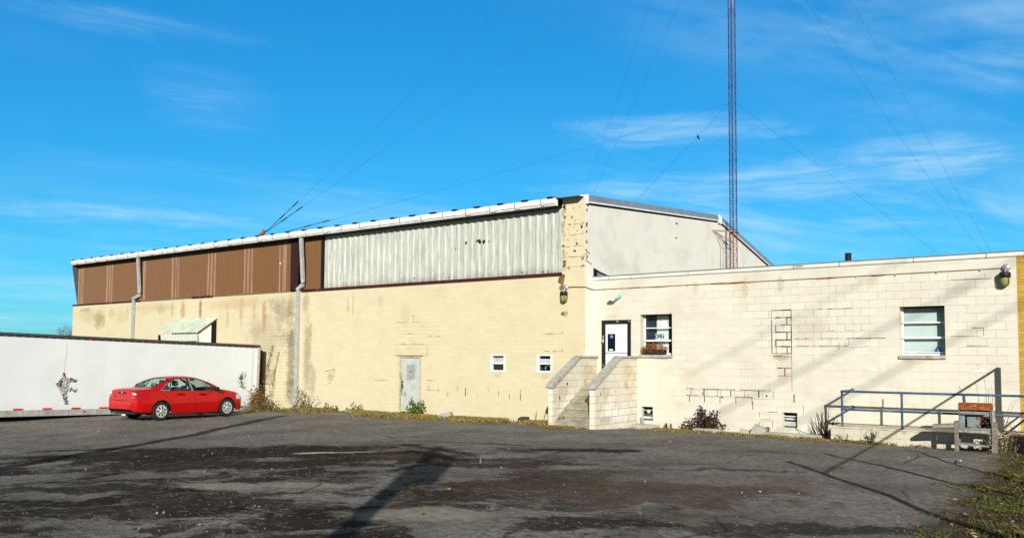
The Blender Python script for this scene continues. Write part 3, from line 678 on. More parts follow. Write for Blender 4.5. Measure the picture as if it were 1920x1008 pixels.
crack(b, [(-2.95, 2.93), (-2.7, 2.93), (-2.7, 2.75)], .02, T1, 1); crack(b, [(-2.6, 1.02), (-2.6, .82), (-2.35, .82)], .012, T1, 1)
for (u, v) in ((-7.25, 1.0), (-5.0, .95)): b.box(u, u + .03, T1 - .025, T1, v, v + .21, 2)
for (u, v, r) in ((-8.0, 1.14, .03), (-9.9, 1.15, .03), (-9.3, 1.06, .035), (-10.9, 3.5, .02)): chip(b, u, v, r, T1, 1)
b.box(-5.36, -5.13, T1 - .006, T1, 1.885, 1.935, 3); b.box(-2.92, -2.68, T1 - .006, T1, 1.885, 1.935, 3)
b.face([(SX, T1, -.4), (SX, 55, -.4), (SX, 55, 4.5), (SX, T1, 4.5)], 0)
b.build('wall', [M['annex_wall'], M['crack'], M['wood_grey'], plain('painted_plate', (.66, .67, .64), .5)], AN)
b = MB()
ZC = 4.64
b.box(SX, 3.0, T1 - .045, T1 + .30, ZC - .02, 4.702, 0); b.box(SX, 3.0, T1 - .03, T1 + .2, 4.602, ZC - .022, 1); b.box(SX, 3.0, T1 - .055, T1 + .32, 4.704, 4.735, 2)
for s in (-13.0, -12.2, -10.3, -7.2, -6.0, -4.2, -2.6): b.box(s, s + .012, T1 - .058, T1 - .04, 4.61, 4.73, 2)
b.box(-7.15, -6.95, T1 - .05, T1 - .046, 4.65, 4.68, 2)
b.build('coping', [plain('coping', (.62, .63, .58), .55, dirt=(.42, .42, .36), scale=2), plain('coping_low', (.55, .55, .48), .6, dirt=(.3, .3, .25)), plain('coping_top', (.17, .18, .18), .6, dirt=(.05, .05, .05))], AN)
b = MB(); b.face([(SX, T1 + .2, 4.55), (3, T1 + .2, 4.55), (3, 55, 4.4), (SX, 55, 4.4)], 0); b.face([(SX, 55, 4.4), (3, 55, 4.4), (3, 55, -.4), (SX, 55, -.4)], 0); b.face([(3, T1 + .2, 4.55), (3, 55, 4.4), (3, 55, -.4), (3, T1 + .2, -.4)], 0)
b.build('roof', plain('roof_felt', (.10, .10, .10), .95, bmp=.3), AN)
b = MB(); b.tube([(-13.55, T1 - .02, 4.312), (-10, T1 - .02, 4.316), (-7.05, T1 - .02, 4.318), (-2.3, T1 - .02, 4.342)], .011, 6, 0)
for k in range(12): s = -13.2 + k * .95; b.box(s, s + .03, T1 - .035, T1, 4.29, 4.335, 1)
for (a, c) in ((-12.2, -11.9), (-9.6, -9.2), (-9.0, -8.6), (-6.6, -6.2), (-5.2, -4.9)): b.tube([(a, T1 - .02, 4.315), (c, T1 - .02, 4.3185)], .0135, 6, 2)
b.build('conduit', [plain('conduit', (.26, .24, .21), .6), M['galv'], M['rust']], AN)

# entrance door
b = MB()
for q in ((-13.25, -13.13, 1.25, 3.335), (-12.335, -12.225, 1.25, 3.335), (-13.13, -12.335, 3.215, 3.335)): b.box(q[0], q[1], T1 - .03, T1 + .05, q[2], q[3], 0)
b.box(-13.25, -12.225, T1 - .05, T1 + .05, 1.2, 1.257, 1)
for (u, w) in ((-12.72, .02), (-12.70, .05), (-12.30, .035)): b.box(u, u + w, T1 - .034, T1 - .028, 3.27, 3.31, 2)
df = b.build('door', [M['black'], M['concrete'], M['galv']], AN)
b = MB(); b.box(-13.125, -12.34, T1 + .005, T1 + .045, 2.318, 3.212, 0); b.box(-13.125, -12.34, T1 + .005, T1 + .045, 1.26, 2.295, 0); b.box(-13.125, -12.34, T1 + .02, T1 + .045, 2.295, 2.318, 1)
b.build('leaf', [plain('white_door', (.76, .77, .74), .45, var=.03), M['black']], df)
b = MB()
b.box(-13.045, -12.775, T1 - .008, T1 + .004, 2.37, 2.91, 0); b.box(-13.02, -12.80, T1 - .010, T1 - .006, 2.395, 2.885, 1)
b.lathe((-12.905, T1 - .012, 2.82), (0, -1, 0), [(.0, .003), (.05, .003), (.055, 0)], 20, 2); b.box(-12.985, -12.855, T1 - .014, T1 - .009, 2.39, 2.435, 3)
mb_, g_, bs_ = newmat('door_glass', .06, 0, .5); bs_.inputs['Base Color'].default_value = (.004, .005, .012, 1)
b.build('glass_light', [M['black'], mb_, plain('blue_sticker', (.10, .22, .52), .5), M['white_paint']], df)
b = MB(); b.box(-13.205, -13.165, T1 - .045, T1 - .03, 2.62, 2.86, 0); b.lathe((-13.185, T1 - .03, 2.68), (0, -1, 0), [(.03, 0), (.035, .03), (.045, .05), (.04, .08), (0, .085)], 14, 0); b.build('handle', M['galv'], df)
b = MB(); b.lathe((-13.185, T1 - .03, 1.93), (0, -1, 0), [(.02, 0), (.02, .02), (0, .022)], 10, 0); b.build('lock', M['galv'], df)

def lettering(txt, name, x, y, z, size, mat, parent, depth=.001, ex=1., off=0.):
    cu = bpy.data.curves.new(name, 'FONT'); cu.body = txt; cu.size = size; cu.extrude = depth; cu.offset = off; cu.align_x = 'CENTER'; cu.align_y = 'CENTER'
    tmp = bpy.data.objects.new(name, cu); COL.objects.link(tmp)
    me = bpy.data.meshes.new_from_object(tmp.evaluated_get(bpy.context.evaluated_depsgraph_get()))
    bpy.data.objects.remove(tmp)
    r = parent
    while r.parent: r = r.parent
    me.transform(Matrix.Translation(Vector((x, y, z)) - Vector(r.location)) @ Matrix.Rotation(rad(90), 4, 'X') @ Matrix.Diagonal((ex, 1, 1, 1)))
    me.materials.clear(); me.materials.append(mat)
    o = bpy.data.objects.new(name, me); COL.objects.link(o); o.parent = parent; return o
lettering('SUITE 3', 'lettering', -12.885, T1 + .002, 3.065, .085, plain('faded_letters', (.62, .63, .61), .6), df)

def window(op, bars, left, dpt=.2):
    a, c, d, e, _ = op; b = MB(); y0, y1 = T1 + dpt, T1 + dpt + .05; f = .045
    for q, k in (((a, a + f, d, e), 0), ((c - .03, c, d, e), 1), ((a + f, c - .03, d, d + .05), 0), ((a + f, c - .03, e - .03, e), 1)): b.box(q[0], q[1], y0, y1, q[2], q[3], k)  # top and right members are black in place of the reveal's shade
    for z, h, pr in bars: b.box(a + f * .5, c - f * .3, y0 - pr, y1 - .012, z - h / 2, z + h / 2, 0)
    w = b.build('window', [M['white_paint'], M['black']], AN); bevel(w, .005)
    b = MB(); b.face([(a + f, y0 + .03, d + .05), (c - f, y0 + .03, d + .05), (c - f, y0 + .03, e - f), (a + f, y0 + .03, e - f)], 0); b.build('pane', M['pane'], w)
    b = MB(); b.box(a - .02, c + .02, T1 - .06, T1 + dpt - .002, d - .085, d - .003, 0); bevel(b.build('sill', M['concrete'], w), .008)
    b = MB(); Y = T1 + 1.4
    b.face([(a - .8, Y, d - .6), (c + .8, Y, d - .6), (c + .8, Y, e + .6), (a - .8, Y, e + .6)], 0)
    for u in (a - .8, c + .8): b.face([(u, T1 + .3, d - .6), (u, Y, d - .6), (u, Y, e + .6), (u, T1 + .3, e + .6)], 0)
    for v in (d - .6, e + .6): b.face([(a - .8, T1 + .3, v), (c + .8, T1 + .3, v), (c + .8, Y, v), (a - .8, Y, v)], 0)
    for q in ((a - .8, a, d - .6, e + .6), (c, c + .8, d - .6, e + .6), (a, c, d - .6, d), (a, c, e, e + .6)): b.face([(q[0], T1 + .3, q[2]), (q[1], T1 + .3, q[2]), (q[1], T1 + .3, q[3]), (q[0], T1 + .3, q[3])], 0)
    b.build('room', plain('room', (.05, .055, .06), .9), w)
    b = MB(); b.box(a, c, T1 + .002, T1 + dpt, e, e + .03, 0); b.build('head_shade', M['dark'], w)  # black sheet over the opening stands in for shade under the head
    return w
win1 = window(W1, ((3.075, .03, .03), (2.69, .05, .05)), True, .24)
win2 = window(W2, ((3.09, .035, .05), (2.71, .05, .07), (2.345, .03, .02)), False, .25)
def curtain(name, u0, u1, v0, v1, y, mat, w, folds, amp=.025):
    b = MB(); n = folds * 6
    for k in range(n):
        ua, ub = u0 + (u1 - u0) * k / n, u0 + (u1 - u0) * (k + 1) / n
        ya, yb = y + amp * math.sin(k * 1.047 + .4 * math.sin(k * .37)), y + amp * math.sin((k + 1) * 1.047 + .4 * math.sin((k + 1) * .37))
        b.face([(ua, ya, v0), (ub, yb, v0), (ub, yb, v1), (ua, ya, v1)], 0, True)
    return b.build(name, mat, w)
tag(curtain('curtain', -11.53, -11.13, 2.27, 3.46, T1 + .37, plain('curtain', (.74, .75, .72), .9), win1, 5), 'white pleated curtain')
tag(curtain('curtain', -11.88, -11.54, 2.27, 3.46, T1 + .40, plain('dark_curtain', (.022, .032, .042), .9), win1, 4, .02), 'dark blue-grey curtain')
tag(curtain('curtain', -11.12, -10.86, 2.27, 3.46, T1 + .41, bpy.data.materials['dark_curtain'], win1, 3, .02), 'dark blue-grey curtain')
b = MB()
for k in range(44):
    z = 2.30 + k * .027; b.face([(-4.54, T1 + .335, z), (-3.55, T1 + .335, z), (-3.55, T1 + .35, z + .0262), (-4.54, T1 + .35, z + .0262)], 0)
b.build('blind', plain('blind', (.66, .76, .72), .6, var=.03), win2)

for op, k in ((V1, 0), (V2, 1)):
    a, c, d, e, _ = op; b = MB(); y = T1 + .13
    b.box(a, a + .02, T1 + .06, y + .03, d, e, 1); b.box(c - .02, c, T1 + .06, y + .03, d, e, 0); b.box(a, c, y - .02, y + .05, e - .035, e, 0); b.box(a, c, y, y + .04, d, d + .03, 0)
    for z, h in (((e - .11, .02), (e - .27, .045), (d + .10, .12)) if k == 0 else ((e - .11, .035), (d + .22, .02), (d + .09, .13))): b.box(a + .02, c - .02, y, y + .02, z - h / 2, z + h / 2, 1 if h < .1 else 2)
    if k == 0: b.lathe((a + .20, y - .02, e - .15), (0, -1, 0), [(0, .01), (.05, .01), (.06, 0)], 12, 1)
    else: b.box(a + .06, c - .14, y - .02, y, d + .20, d + .25, 2)
    b.box(a, c, y + .045, y + .055, d, e, 0)
    v = b.build('vent', [M['dark'], plain('vent_frame', (.50, .49, .42), .6), plain('vent_glass', (.42, .46, .45), .3)], AN)
    tag(v, ('small basement window by the stairs with a round fan', 'small basement window near the railing')[k])
b = MB(); b.lathe((-6.04, T1 + 1.0, 4.4), (0, 0, 1), [(.085, 0), (.085, .66), (.07, .665), (.07, .5), (0, .5)], 14); b.build('roof_vent', M['black'], AN)

# open sign, flower box, blue bottle
sg = thing('open_sign', 'small OPEN sign with blue border hanging behind the window beside the door', 'sign', (-11.393, T1 + .285, 2.74))
b = MB(); b.box(-11.545, -11.242, T1 + .283, T1 + .289, 2.735, 2.905, 0); b.box(-11.545, -11.242, T1 + .2835, T1 + .2885, 2.70, 2.734, 1); b.build('board', [plain('sign_white', (.80, .82, .82), .5, var=.02), plain('sign_blue', (.10, .42, .62), .5, var=.03)], sg)
b = MB(); b.box(-11.545, -11.242, T1 + .2805, T1 + .2825, 2.883, 2.905, 0); b.box(-11.545, -11.53, T1 + .2805, T1 + .2825, 2.735, 2.883, 0); b.box(-11.257, -11.242, T1 + .2805, T1 + .2825, 2.735, 2.883, 0); b.build('border', bpy.data.materials['sign_blue'], sg)
lettering('OPEN', 'lettering', -11.393, T1 + .2805, 2.808, .145, M['black'], sg, .0015, .78, .006)
fb = thing('flower_box', 'dark window box full of rusty orange flowers on the sill under the OPEN sign', 'flower box', (-11.45, T1 + .06, 2.262))
b = MB(); b.prism([(T1 - .03, 2.262), (T1 + .15, 2.262), (T1 + .18, 2.43), (T1 - .06, 2.43)], 'x', -11.80, -11.10, 0); bevel(b.build('planter', plain('planter', (.02, .018, .02), .6), fb), .02)
b = MB()
for k in range(900):
    u = rnd.uniform(-11.86, -11.04); f = 1 - abs((u + 11.45) / .45) ** 2.5; z = 2.41 + rnd.random() ** .7 * .20 * max(.25, f); y = T1 + .06 + rnd.gauss(0, .06)
    if rnd.random() < .25: z -= rnd.uniform(0, .13); y = T1 - .07 + rnd.uniform(-.03, .02)
    r = rnd.uniform(.008, .02); a = Vector([rnd.gauss(0, 1) for _ in range(3)]).normalized(); c = a.orthogonal().normalized() * r; d = a.cross(c)
    p = Vector((u, y, z)); b.face([p + c, p + d, p - c, p - d], 0)
b.build('flowers', leafmat('flower_leaf', [(.38, .10, .015), (.22, .05, .01), (.45, .17, .03), (.10, .06, .02), (.30, .22, .12)]), fb)
bb = thing('blue_bottle', 'bright blue bottle on the inner sill of the window with white blinds', 'bottle', (-3.75, T1 + .31, 2.32))
b = MB(); b.lathe((-3.75, T1 + .31, 2.32), (0, 0, 1), [(0, 0), (.045, 0), (.05, .02), (.05, .10), (.03, .13), (.02, .135)], 16); b.build('body', plain('bottle_blue', (.01, .11, .58), .3, var=.05), bb)
b = MB(); b.lathe((-3.75, T1 + .31, 2.455), (0, 0, 1), [(.022, 0), (.022, .03), (0, .032)], 12); b.build('cap', plain('bottle_cap', (.02, .05, .2), .4), bb)

# wall lamps (jelly jars) and flood light
def jar_lamp(u, zt, y, label, jx, jz):
    L = thing('wall_lamp', label, 'wall lamp', (u, y, zt - .15), 'jar shaped lamps on the walls')
    b = MB(); b.lathe((u, y - .12, zt - .12), (0, 0, 1), [(0, .135), (.10, .13), (.125, .10), (.125, 0), (0, 0)], 20); b.build('cap', M['black'], L)
    b = MB(); b.lathe((u, y - .12, zt - .12), (0, 0, -1), [(.10, 0), (.105, .08), (.095, .15), (.06, .20), (0, .215)], 20)
    mt, g, bs = newmat('lamp_glass', .12, 0, .5); bs.inputs['Base Color'].default_value = (.27, .235, .075, 1); b.build('glass', mt, L)
    b = MB()
    for k in range(4):
        t = math.pi / 4 + k * math.pi / 2; c, s = math.cos(t), math.sin(t)
        b.tube([(u + c * .11, y - .12 + s * .11, zt - .12), (u + c * .118, y - .12 + s * .118, zt - .20), (u + c * .10, y - .12 + s * .10, zt - .29), (u, y - .12, zt - .345)], .008, 5)
    b.build('guard', plain('guard', (.06, .055, .03), .6), L)
    b = MB(); b.lathe((jx, y, jz), (0, -1, 0), [(.0, .075), (.075, .075), (.085, .06), (.085, 0)], 16); b.tube([(jx, y - .05, jz), (jx, y - .09, jz - .02), (u, y - .12, zt)], .02, 8); b.build('junction_box', M['galv'], L)
    b = MB(); b.box(u - .07, u + .07, y - .05, y, zt - .2, zt - .02, 0); b.build('back_plate', M['black'], L)
jar_lamp(-14.285, 4.245, T0, 'amber glass jar lamp with black cap on the cream wall near its corner', -14.26, 4.385)
jar_lamp(-2.215, 4.225, T1, 'clear glass jar lamp high on the white annex wall beside the yellow brick', -2.19, 4.345)
b = MB(); b.tube([(-14.2, T0 - .03, 4.385), (-13.95, T0 - .03, 4.39), (-13.75, T0 - .03, 4.375), (-13.56, T0 - .03, 4.37), (-13.535, T0 + .1, 4.35), (-13.53, T1 - .02, 4.312)], .012, 6); b.build('conduit', plain('red_conduit', (.16, .05, .03), .7, var=.4), WH)
fl = thing('flood_light', 'small white flood light on a green bracket above the black framed door', 'light', (-12.7, T1, 3.96))
b = MB(); b.box(-.10, .10, -.07, .07, -.025, .03, 0, Matrix.Translation((-12.80, T1 - .20, 3.965)) @ Matrix.Rotation(rad(12), 4, 'Y')); b.face([(-12.9, T1 - .275, 3.935), (-12.7, T1 - .275, 3.935), (-12.7, T1 - .13, 3.935), (-12.9, T1 - .13, 3.935)], 1); bevel(b.build('head', [M['white_paint'], M['black']], fl), .01)
b = MB(); b.bar((-12.70, T1 - .18, 3.975), (-12.60, T1 - .05, 4.06), .055, .06, 0); b.lathe((-12.60, T1, 4.06), (0, -1, 0), [(0, .06), (.05, .06), (.05, 0)], 12); bevel(b.build('bracket', plain('verdigris', (.14, .42, .30), .6, var=.3), fl), .008)

# ------------------------------------------------------------------ yellow brick building beside it
BR = thing('brick_building', 'yellow brick building front at the right edge of the picture', 'building', (2, T1, 0))
b = MB(); wall_x(b, XR, 9, -.4, 4.60, T1 - .004, (), 0); b.face([(9, T1 - .004, -.4), (9, 40, -.4), (9, 40, 4.6), (9, T1 - .004, 4.6)], 0); b.build('wall', M['brick'], BR)
b = MB(); b.box(-1.80, 9.1, T1 - .07, T1 + .3, 4.61, 4.76, 0); b.build('coping', plain('dark_coping', (.06, .075, .09), .5), BR)
b = MB(); b.face([(3.02, T1 + .3, 4.6), (9, T1 + .3, 4.6), (9, 40, 4.5), (3.02, 40, 4.5)], 0); b.build('roof', bpy.data.materials['roof_felt'], BR)

# ------------------------------------------------------------------ entrance stairs
ST = thing('entrance_stairs', 'concrete entrance steps between two sloping block side walls below the black framed door', 'stairs', (-12.8, 21.2, 0))
b = MB()
n = 6; zb, rz, tr = .13, .1875, .29; y0 = 20.03; pts = [(T1 - .003, -.3), (y0, -.3)]
for k in range(n):
    yk = y0 + k * tr; pts += [(yk, zb + (k + 1) * rz - .05), (yk - .025, zb + (k + 1) * rz - .045), (yk - .025, zb + (k + 1) * rz)] if k else [(yk, zb + rz)]
pts.append((T1 - .003, zb + n * rz)); b.prism(pts[::-1], 'x', -13.418, -12.172, 0)
for k in range(1, n + 1):  # dark strips paint shade at nosings and riser feet; the rest is dirt
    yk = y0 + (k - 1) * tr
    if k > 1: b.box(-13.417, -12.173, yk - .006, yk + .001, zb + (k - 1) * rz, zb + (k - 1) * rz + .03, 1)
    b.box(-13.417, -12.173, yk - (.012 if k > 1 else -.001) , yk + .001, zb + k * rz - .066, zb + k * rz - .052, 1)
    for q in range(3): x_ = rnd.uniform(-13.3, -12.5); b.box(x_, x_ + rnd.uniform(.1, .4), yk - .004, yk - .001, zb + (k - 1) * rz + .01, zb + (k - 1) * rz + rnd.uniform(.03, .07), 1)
bevel(b.build('steps', [ plain('step_concrete', (.34, .32, .24), .9, var=.15, scale=4, dirt=(.17, .14, .09), dirtamt=.55, bmp=.3, lo=.42, hi=.62), plain('step_shade_dirt', (.05, .04, .025), .95, var=.3)], ST), .012)
for (xa, xb, ye) in ((-13.566, -13.42, T1 - .003), (-12.17, -12.005, T1 - .003)):
    b = MB(); b.prism([(19.97, -.3), (ye, -.3), (ye, 2.165), (21.46, 2.165), (19.97, 1.355)], 'x', xa, xb, 0)
    if xa < -13: chip(b, 20.75, 1.38, .05, xb, 1, 'y', .003, 1.); chip(b, 20.35, .98, .05, xb, 2, 'y', .003, 1.6)
    else: chip(b, 20.3, 1.15, .025, xb, 1, 'y', .003, 1.6)
    w = b.build('side_wall', [M['stair_wall'], M['dark'], M['rust']], ST)
    b = MB(); b.prism([(19.90, 1.31), (19.93, 1.27), (21.47, 2.105 + .06), (ye, 2.165), (ye, 2.222), (21.44, 2.222), (19.90, 1.375)], 'x', xa - .045 if xa > -13 else xa - .05, xb + .045, 0)
    bevel(b.build('coping', plain('coping_stone', (.37, .36, .315), .92, var=.2, scale=7, dirt=(.14, .13, .10), dirtamt=.6, bmp=.4), w), .012)

# ------------------------------------------------------------------ ledge, kerb and railing on the right
LE = thing('block_ledge', 'low white painted block ledge with a thin slab top below the blue railing', 'ledge', (-3, 21.6, 0))
b = MB(); YL = 21.45
b.box(-6.0, 4, YL, T1 - .004, -.3, .455, 0); o = b.build('blocks', M['ledge_block'], LE)
b = MB(); b.box(-6.02, 4, YL - .02, T1 - .004, .457, .492, 0); bevel(b.build('slab', plain('ledge_slab', (.52, .48, .38), .9, dirt=(.25, .18, .1), dirtamt=.6), LE), .008)
K = thing('kerb', 'broken grey concrete kerb lying along the wall under the small basement window near the railing', 'kerb', (-7, 22.2, 0))
b = MB(); b.box(-7.95, -6.03, 22.0, 22.22, -.2, .19, 0, None, .008); b.box(-8.0, -6.03, 22.22, T1 - .004, -.2, .16, 0); bevel(b.build('body', M['concrete'], K), .02)
for (x, y, s, lab) in ((-8.05, 21.95, .30, 'larger grey concrete chunk leaning on the end of the kerb'), (-8.38, 21.8, .19, 'smaller grey concrete chunk left of the kerb')):
    c = thing('concrete_chunk', lab, 'rubble', (x, y, gz(x, y)), 'concrete chunks by the kerb')
    b = MB(); R_ = Matrix.Translation((x, y, gz(x, y) + s * .38)) @ Matrix.Rotation(rad(28 if s > .2 else 8), 4, 'Y') @ Matrix.Rotation(rad(14), 4, 'Z')
    b.box(-s * .62, s * .62, -s * .5, s * .5, -s * .55, s * .5, 0, R_, s * .09); bevel(b.build('body', M['concrete'], c), .02)
mt, g, bs = newmat('blue_paint', .45, .2, .4)
p = g.pos(); n1 = g.noise(p, 9, 5, .7)
g.put(bs.inputs['Base Color'], g.mix(g.step(n1, .58, .72), g.mix(g.step(g.noise(p, 3, 3), .4, .6), (.035, .065, .14), (.075, .13, .22)), (.25, .28, .32))); M['blue'] = mt
RA = thing('pipe_railing', 'blue painted steel pipe railing standing on the block ledge', 'railing', (-2, YL, .49))
YR = 21.5; ZT, ZM = 1.363, .915
b = MB(); b.tube([(-5.73, YR, ZT), (3.6, YR, ZT + .01)], .029, 10); b.build('top_rail', M['blue'], RA)
b = MB(); b.tube([(-5.73, YR, ZM), (3.6, YR, ZM + .012)], .027, 10); b.build('middle_rail', M['blue'], RA)
for z, nm in ((ZT, 'top_rail'), (ZM, 'middle_rail')):
    b = MB(); b.tube([(-5.73, YR, z), (-5.73, T1, z)], .027, 10); b.lathe((-5.73, T1, z), (0, -1, 0), [(0, .02), (.05, .02), (.055, 0)], 14); o = b.build(nm, M['blue'], RA); tag(o, 'short return pipe to the wall')
for s in (-5.73, -4.345, -3.01, -1.67, -.33, 1.0, 2.4):
    b = MB(); b.tube([(s, YR, .47), (s, YR, ZT)], .028, 10)
    for z in (ZT, ZM): b.lathe((s, YR, z - .03), (0, 0, 1), [(.028, 0), (.036, .005), (.036, .055), (.028, .06)], 10)
    b.lathe((s, YR, .49), (0, 0, 1), [(.055, 0), (.055, .012), (.03, .02)], 12); b.build('post', M['blue'], RA)
b = MB(); b.tube([(-2.22, YR, .485), (-1.25, YR, ZT)], .024, 10); b.build('brace', plain('navy', (.012, .016, .045), .5), RA)

# ------------------------------------------------------------------ home-made barbecue
BQ = thing('barbecue_grill', 'rusty steel barbecue box with orange lid on grey wooden legs in front of the ledge', 'barbecue', (-2.70, 20.85, gz(-2.7, 20.85)), rotz=rad(4))
b = MB(); zz = lambda h: h - .12
# firebox: back, sides, floor, front lip, open mouth to the front
x0, x1, y0_, y1_ = -.315, .315, -.24, .26
b.box(x0, x1, y1_ - .02, y1_, .50, .93, 0); b.box(x0, x0 + .02, y0_, y1_ - .02, .50, .93, 0); b.box(x1 - .02, x1, y0_, y1_ - .02, .50, .93, 0); b.box(x0 + .02, x1 - .02, y0_, y1_ - .02, .50, .52, 0)
b.box(x0 + .02, x1 - .02, y0_ - .005, y0_ + .012, .50, .545, 1); b.box(x0 + .02, x0 + .12, y0_, y0_ + .012, .545, .90, 1); b.box(x0 + .12, x1 - .02, y0_ + .03, y0_ + .04, .80, .90, 1)
b.box(x0 + .16, x0 + .42, y0_ + .06, y0_ + .07, .56, .78, 2)
b.box(x0 + .06, x1 - .10, y0_ - .09, y0_, .845, .86, 1)
for k in range(22): q = Vector((rnd.uniform(x0 + .35, x1 - .03), y0_ + rnd.uniform(.02, .1), rnd.uniform(.54, .82))); b.tube([q, q + Vector((rnd.uniform(-.12, .12), rnd.uniform(-.05, .02), rnd.uniform(-.14, .14)))], .006, 4, 3)
b.build('firebox', [plain('bbq_steel', (.16, .18, .185), .55, .3, var=.3, scale=8, dirt=(.07, .06, .05), dirtamt=.7), plain('bbq_front', (.20, .225, .23), .5, .3, var=.25, scale=8, dirt=(.10, .08, .06), dirtamt=.7), plain('bbq_plate', (.19, .215, .22), .5, .2, dirt=(.05, .05, .05), dirtamt=.6), M['rust']], BQ, True)
b = MB(); prof = [(y0_ - .02, .935), (y0_ - .02, .98), (y0_ + .05, 1.06), (.10, 1.08), (y1_, 1.03), (y1_, .935)]
b.prism(prof, 'x', x0 - .01, x1 + .01, 0); lid = b.build('lid', [plain('rusty_lid', (.27, .075, .012), .75, var=.4, scale=9, dirt=(.09, .022, .008), dirtamt=.8, bmp=.3, lo=.45, hi=.6)], BQ, True); bevel(lid, .015)
b = MB(); b.tube([(-.03, y0_ - .02, 1.0), (-.03, y0_ - .06, 1.02), (.03, y0_ - .06, 1.02), (.03, y0_ - .02, 1.0)], .008, 6); b.build('handle', M['galv'], lid, True)
for (x, y, hh) in ((x0 - .05, y0_ - .02, .68), (x1 + .05, y0_ - .02, .68), (x0 - .05, y1_ - .02, .66), (x1 + .05, y1_ - .02, .66)):
    b = MB(); b.box(x - .045, x + .045, y - .025, y + .025, -.05, hh, 0, None, .004); b.build('leg', plain('leg_wood', (.165, .155, .13), .85, var=.35, scale=14, dirt=(.06, .05, .04), dirtamt=.7), BQ, True)
b = MB(); b.box(-.42, .42, y0_ + .012, y0_ + .05, .44, .495, 0, None, .004); b.box(-.42, .42, y1_ - .06, y1_ - .03, .40, .495, 0, None, .004); b.build('cross_rail', M['wood_grey'], BQ, True)
b = MB()
for k in range(3): b.box(-.36, .36, y0_ + .06 + k * .14, y0_ + .18 + k * .14, .14, .165, 0, Matrix.Rotation(rad(2), 4, 'Y'), .006)
b.build('lower_shelf', M['wood_grey'], BQ, True)
b = MB(); b.box(-.80, -.37, -.26, .12, .60, .635, 0, Matrix.Rotation(rad(-4), 4, 'Y'), .005); b.box(-.80, -.37, -.285, -.262, .565, .64, 0, Matrix.Rotation(rad(-4), 4, 'Y'), .003); b.build('side_shelf', [plain('shelf_wood', (.20, .175, .13), .85, var=.4, scale=9, dirt=(.09, .07, .04), dirtamt=.7)], BQ, True)
b = MB(); b.box(.33, .375, -.2, .1, .72, .92, 0, None, .004); b.build('side_board', M['wood_grey'], BQ, True)

# ------------------------------------------------------------------ small things lying about
cn = thing('drink_can', 'crushed silver and blue drink can lying on the asphalt near the grass', 'can', (-2.57, 17.52, gz(-2.57, 17.52) + .035))
b = MB(); b.lathe((-2.635, 17.48, gz(-2.57, 17.5) + .045), (.8, .55, .03), [(0, 0), (.026, 0), (.034, .012), (.034, .06), (.028, .085), (.034, .11), (.033, .125), (.026, .135), (0, .135)], 16, 0); mtc, g, bs = newmat('can_paint', .3, .8, .5)
p = g.n('TexCoord').outputs['Object']; g.put(bs.inputs['Base Color'], g.mix(g.step(g.noise(p, 25, 2), .48, .54), (.75, .76, .8), (.12, .2, .45))); b.build('body', mtc, cn)
def lump(name, label, cat, x, y, sx, sy, sz, mat, rz=0, tilt=0, group=None, z=None):
    t = thing(name, label, cat, (x, y, gz(x, y) if z is None else z), group)
    b = MB(); b.box(-sx / 2, sx / 2, -sy / 2, sy / 2, -.03, sz, 0, Matrix.Translation((x, y, gz(x, y) if z is None else z)) @ Matrix.Rotation(rz, 4, 'Z') @ Matrix.Rotation(tilt, 4, 'Y'), min(sx, sy, sz) * .16)
    bevel(b.build('body', mat, t), .012); return t
orange = plain('orange_plastic', (.50, .10, .02), .6, var=.25, scale=10, dirt=(.2, .05, .02))
lump('broken_pipe', 'short orange pipe fragment in the weeds right of the grey steel door', 'rubble', -19.85, 21.55, .55, .12, .12, orange, .1)
lump('broken_tile', 'flat red-brown tile lying in the weeds left of the grey steel door', 'rubble', -25.0, 21.7, .75, .3, .09, plain('red_tile', (.20, .05, .02), .8, var=.3), -.1, rad(4))
lump('concrete_block', 'tan concrete block lying by the wall under the small windows', 'rubble', -18.95, 21.65, .42, .25, .2, M['concrete'], .3, rad(-9))
lump('dark_block', 'dark rough block against the cream wall left of the steps', 'rubble', -15.75, 21.75, .30, .25, .17, plain('dark_block', (.05, .045, .035), .95, var=.4, bmp=.6))
lump('stone_slab', 'low pale stone slab at the foot of the steps right side wall', 'rubble', -11.55, 22.15, .75, .3, .13, M['concrete'], .0)
lump('stone_slab', 'short grey stone slab in the grass under the red-leaved shrub', 'rubble', -9.55, 22.1, .85, .25, .12, M['concrete'], .0)
lump('chock_block', 'pale concrete chock on the ground behind the red car beside the trailer', 'rubble', -28.7, 15.75, .25, .5, .16, plain('pale_stone', (.55, .52, .45), .9))
pk = thing('plank', 'grey weathered plank stub leaning on the annex wall right of the steps', 'plank', (-11.75, 22.4, gz(-11.75, 22.4)))
b = MB(); b.bar((-11.66, 22.30, .04), (-11.86, 22.47, .36), .09, .03, 0); b.build('board', M['wood_grey'], pk)
dp = thing('drain_pipe', 'thin black pipe lying along the foot of the cream wall left of the steps', 'pipe', (-14.5, 21.8, .1))
b = MB(); b.tube([(-15.6, 21.9, .12), (-14.6, 21.82, .10), (-13.8, 21.75, .09), (-13.62, 21.6, .03)], .028, 8); b.build('body', M['black'], dp)
bd = thing('leaning_board', 'narrow dark brown board standing between the trailer and the cream wall', 'board', (-29.55, 21.8, -.1))
b = MB(); b.box(-29.70, -29.58, 21.45, 21.95, -.15, 2.40, 0); b.build('panel', M['brown_board'], bd)
gc = thing('ground_cable', 'thin black cable sagging from the basement window sill over the kerb', 'cable', (-7.0, 22.3, .3))
b = MB(); b.tube([(-7.22, T1 - .01, .30), (-7.0, 22.35, .22), (-6.7, 22.28, .175), (-6.4, 22.3, .165), (-6.03, 22.33, .18)], .008, 5); b.build('body', M['black'], gc)
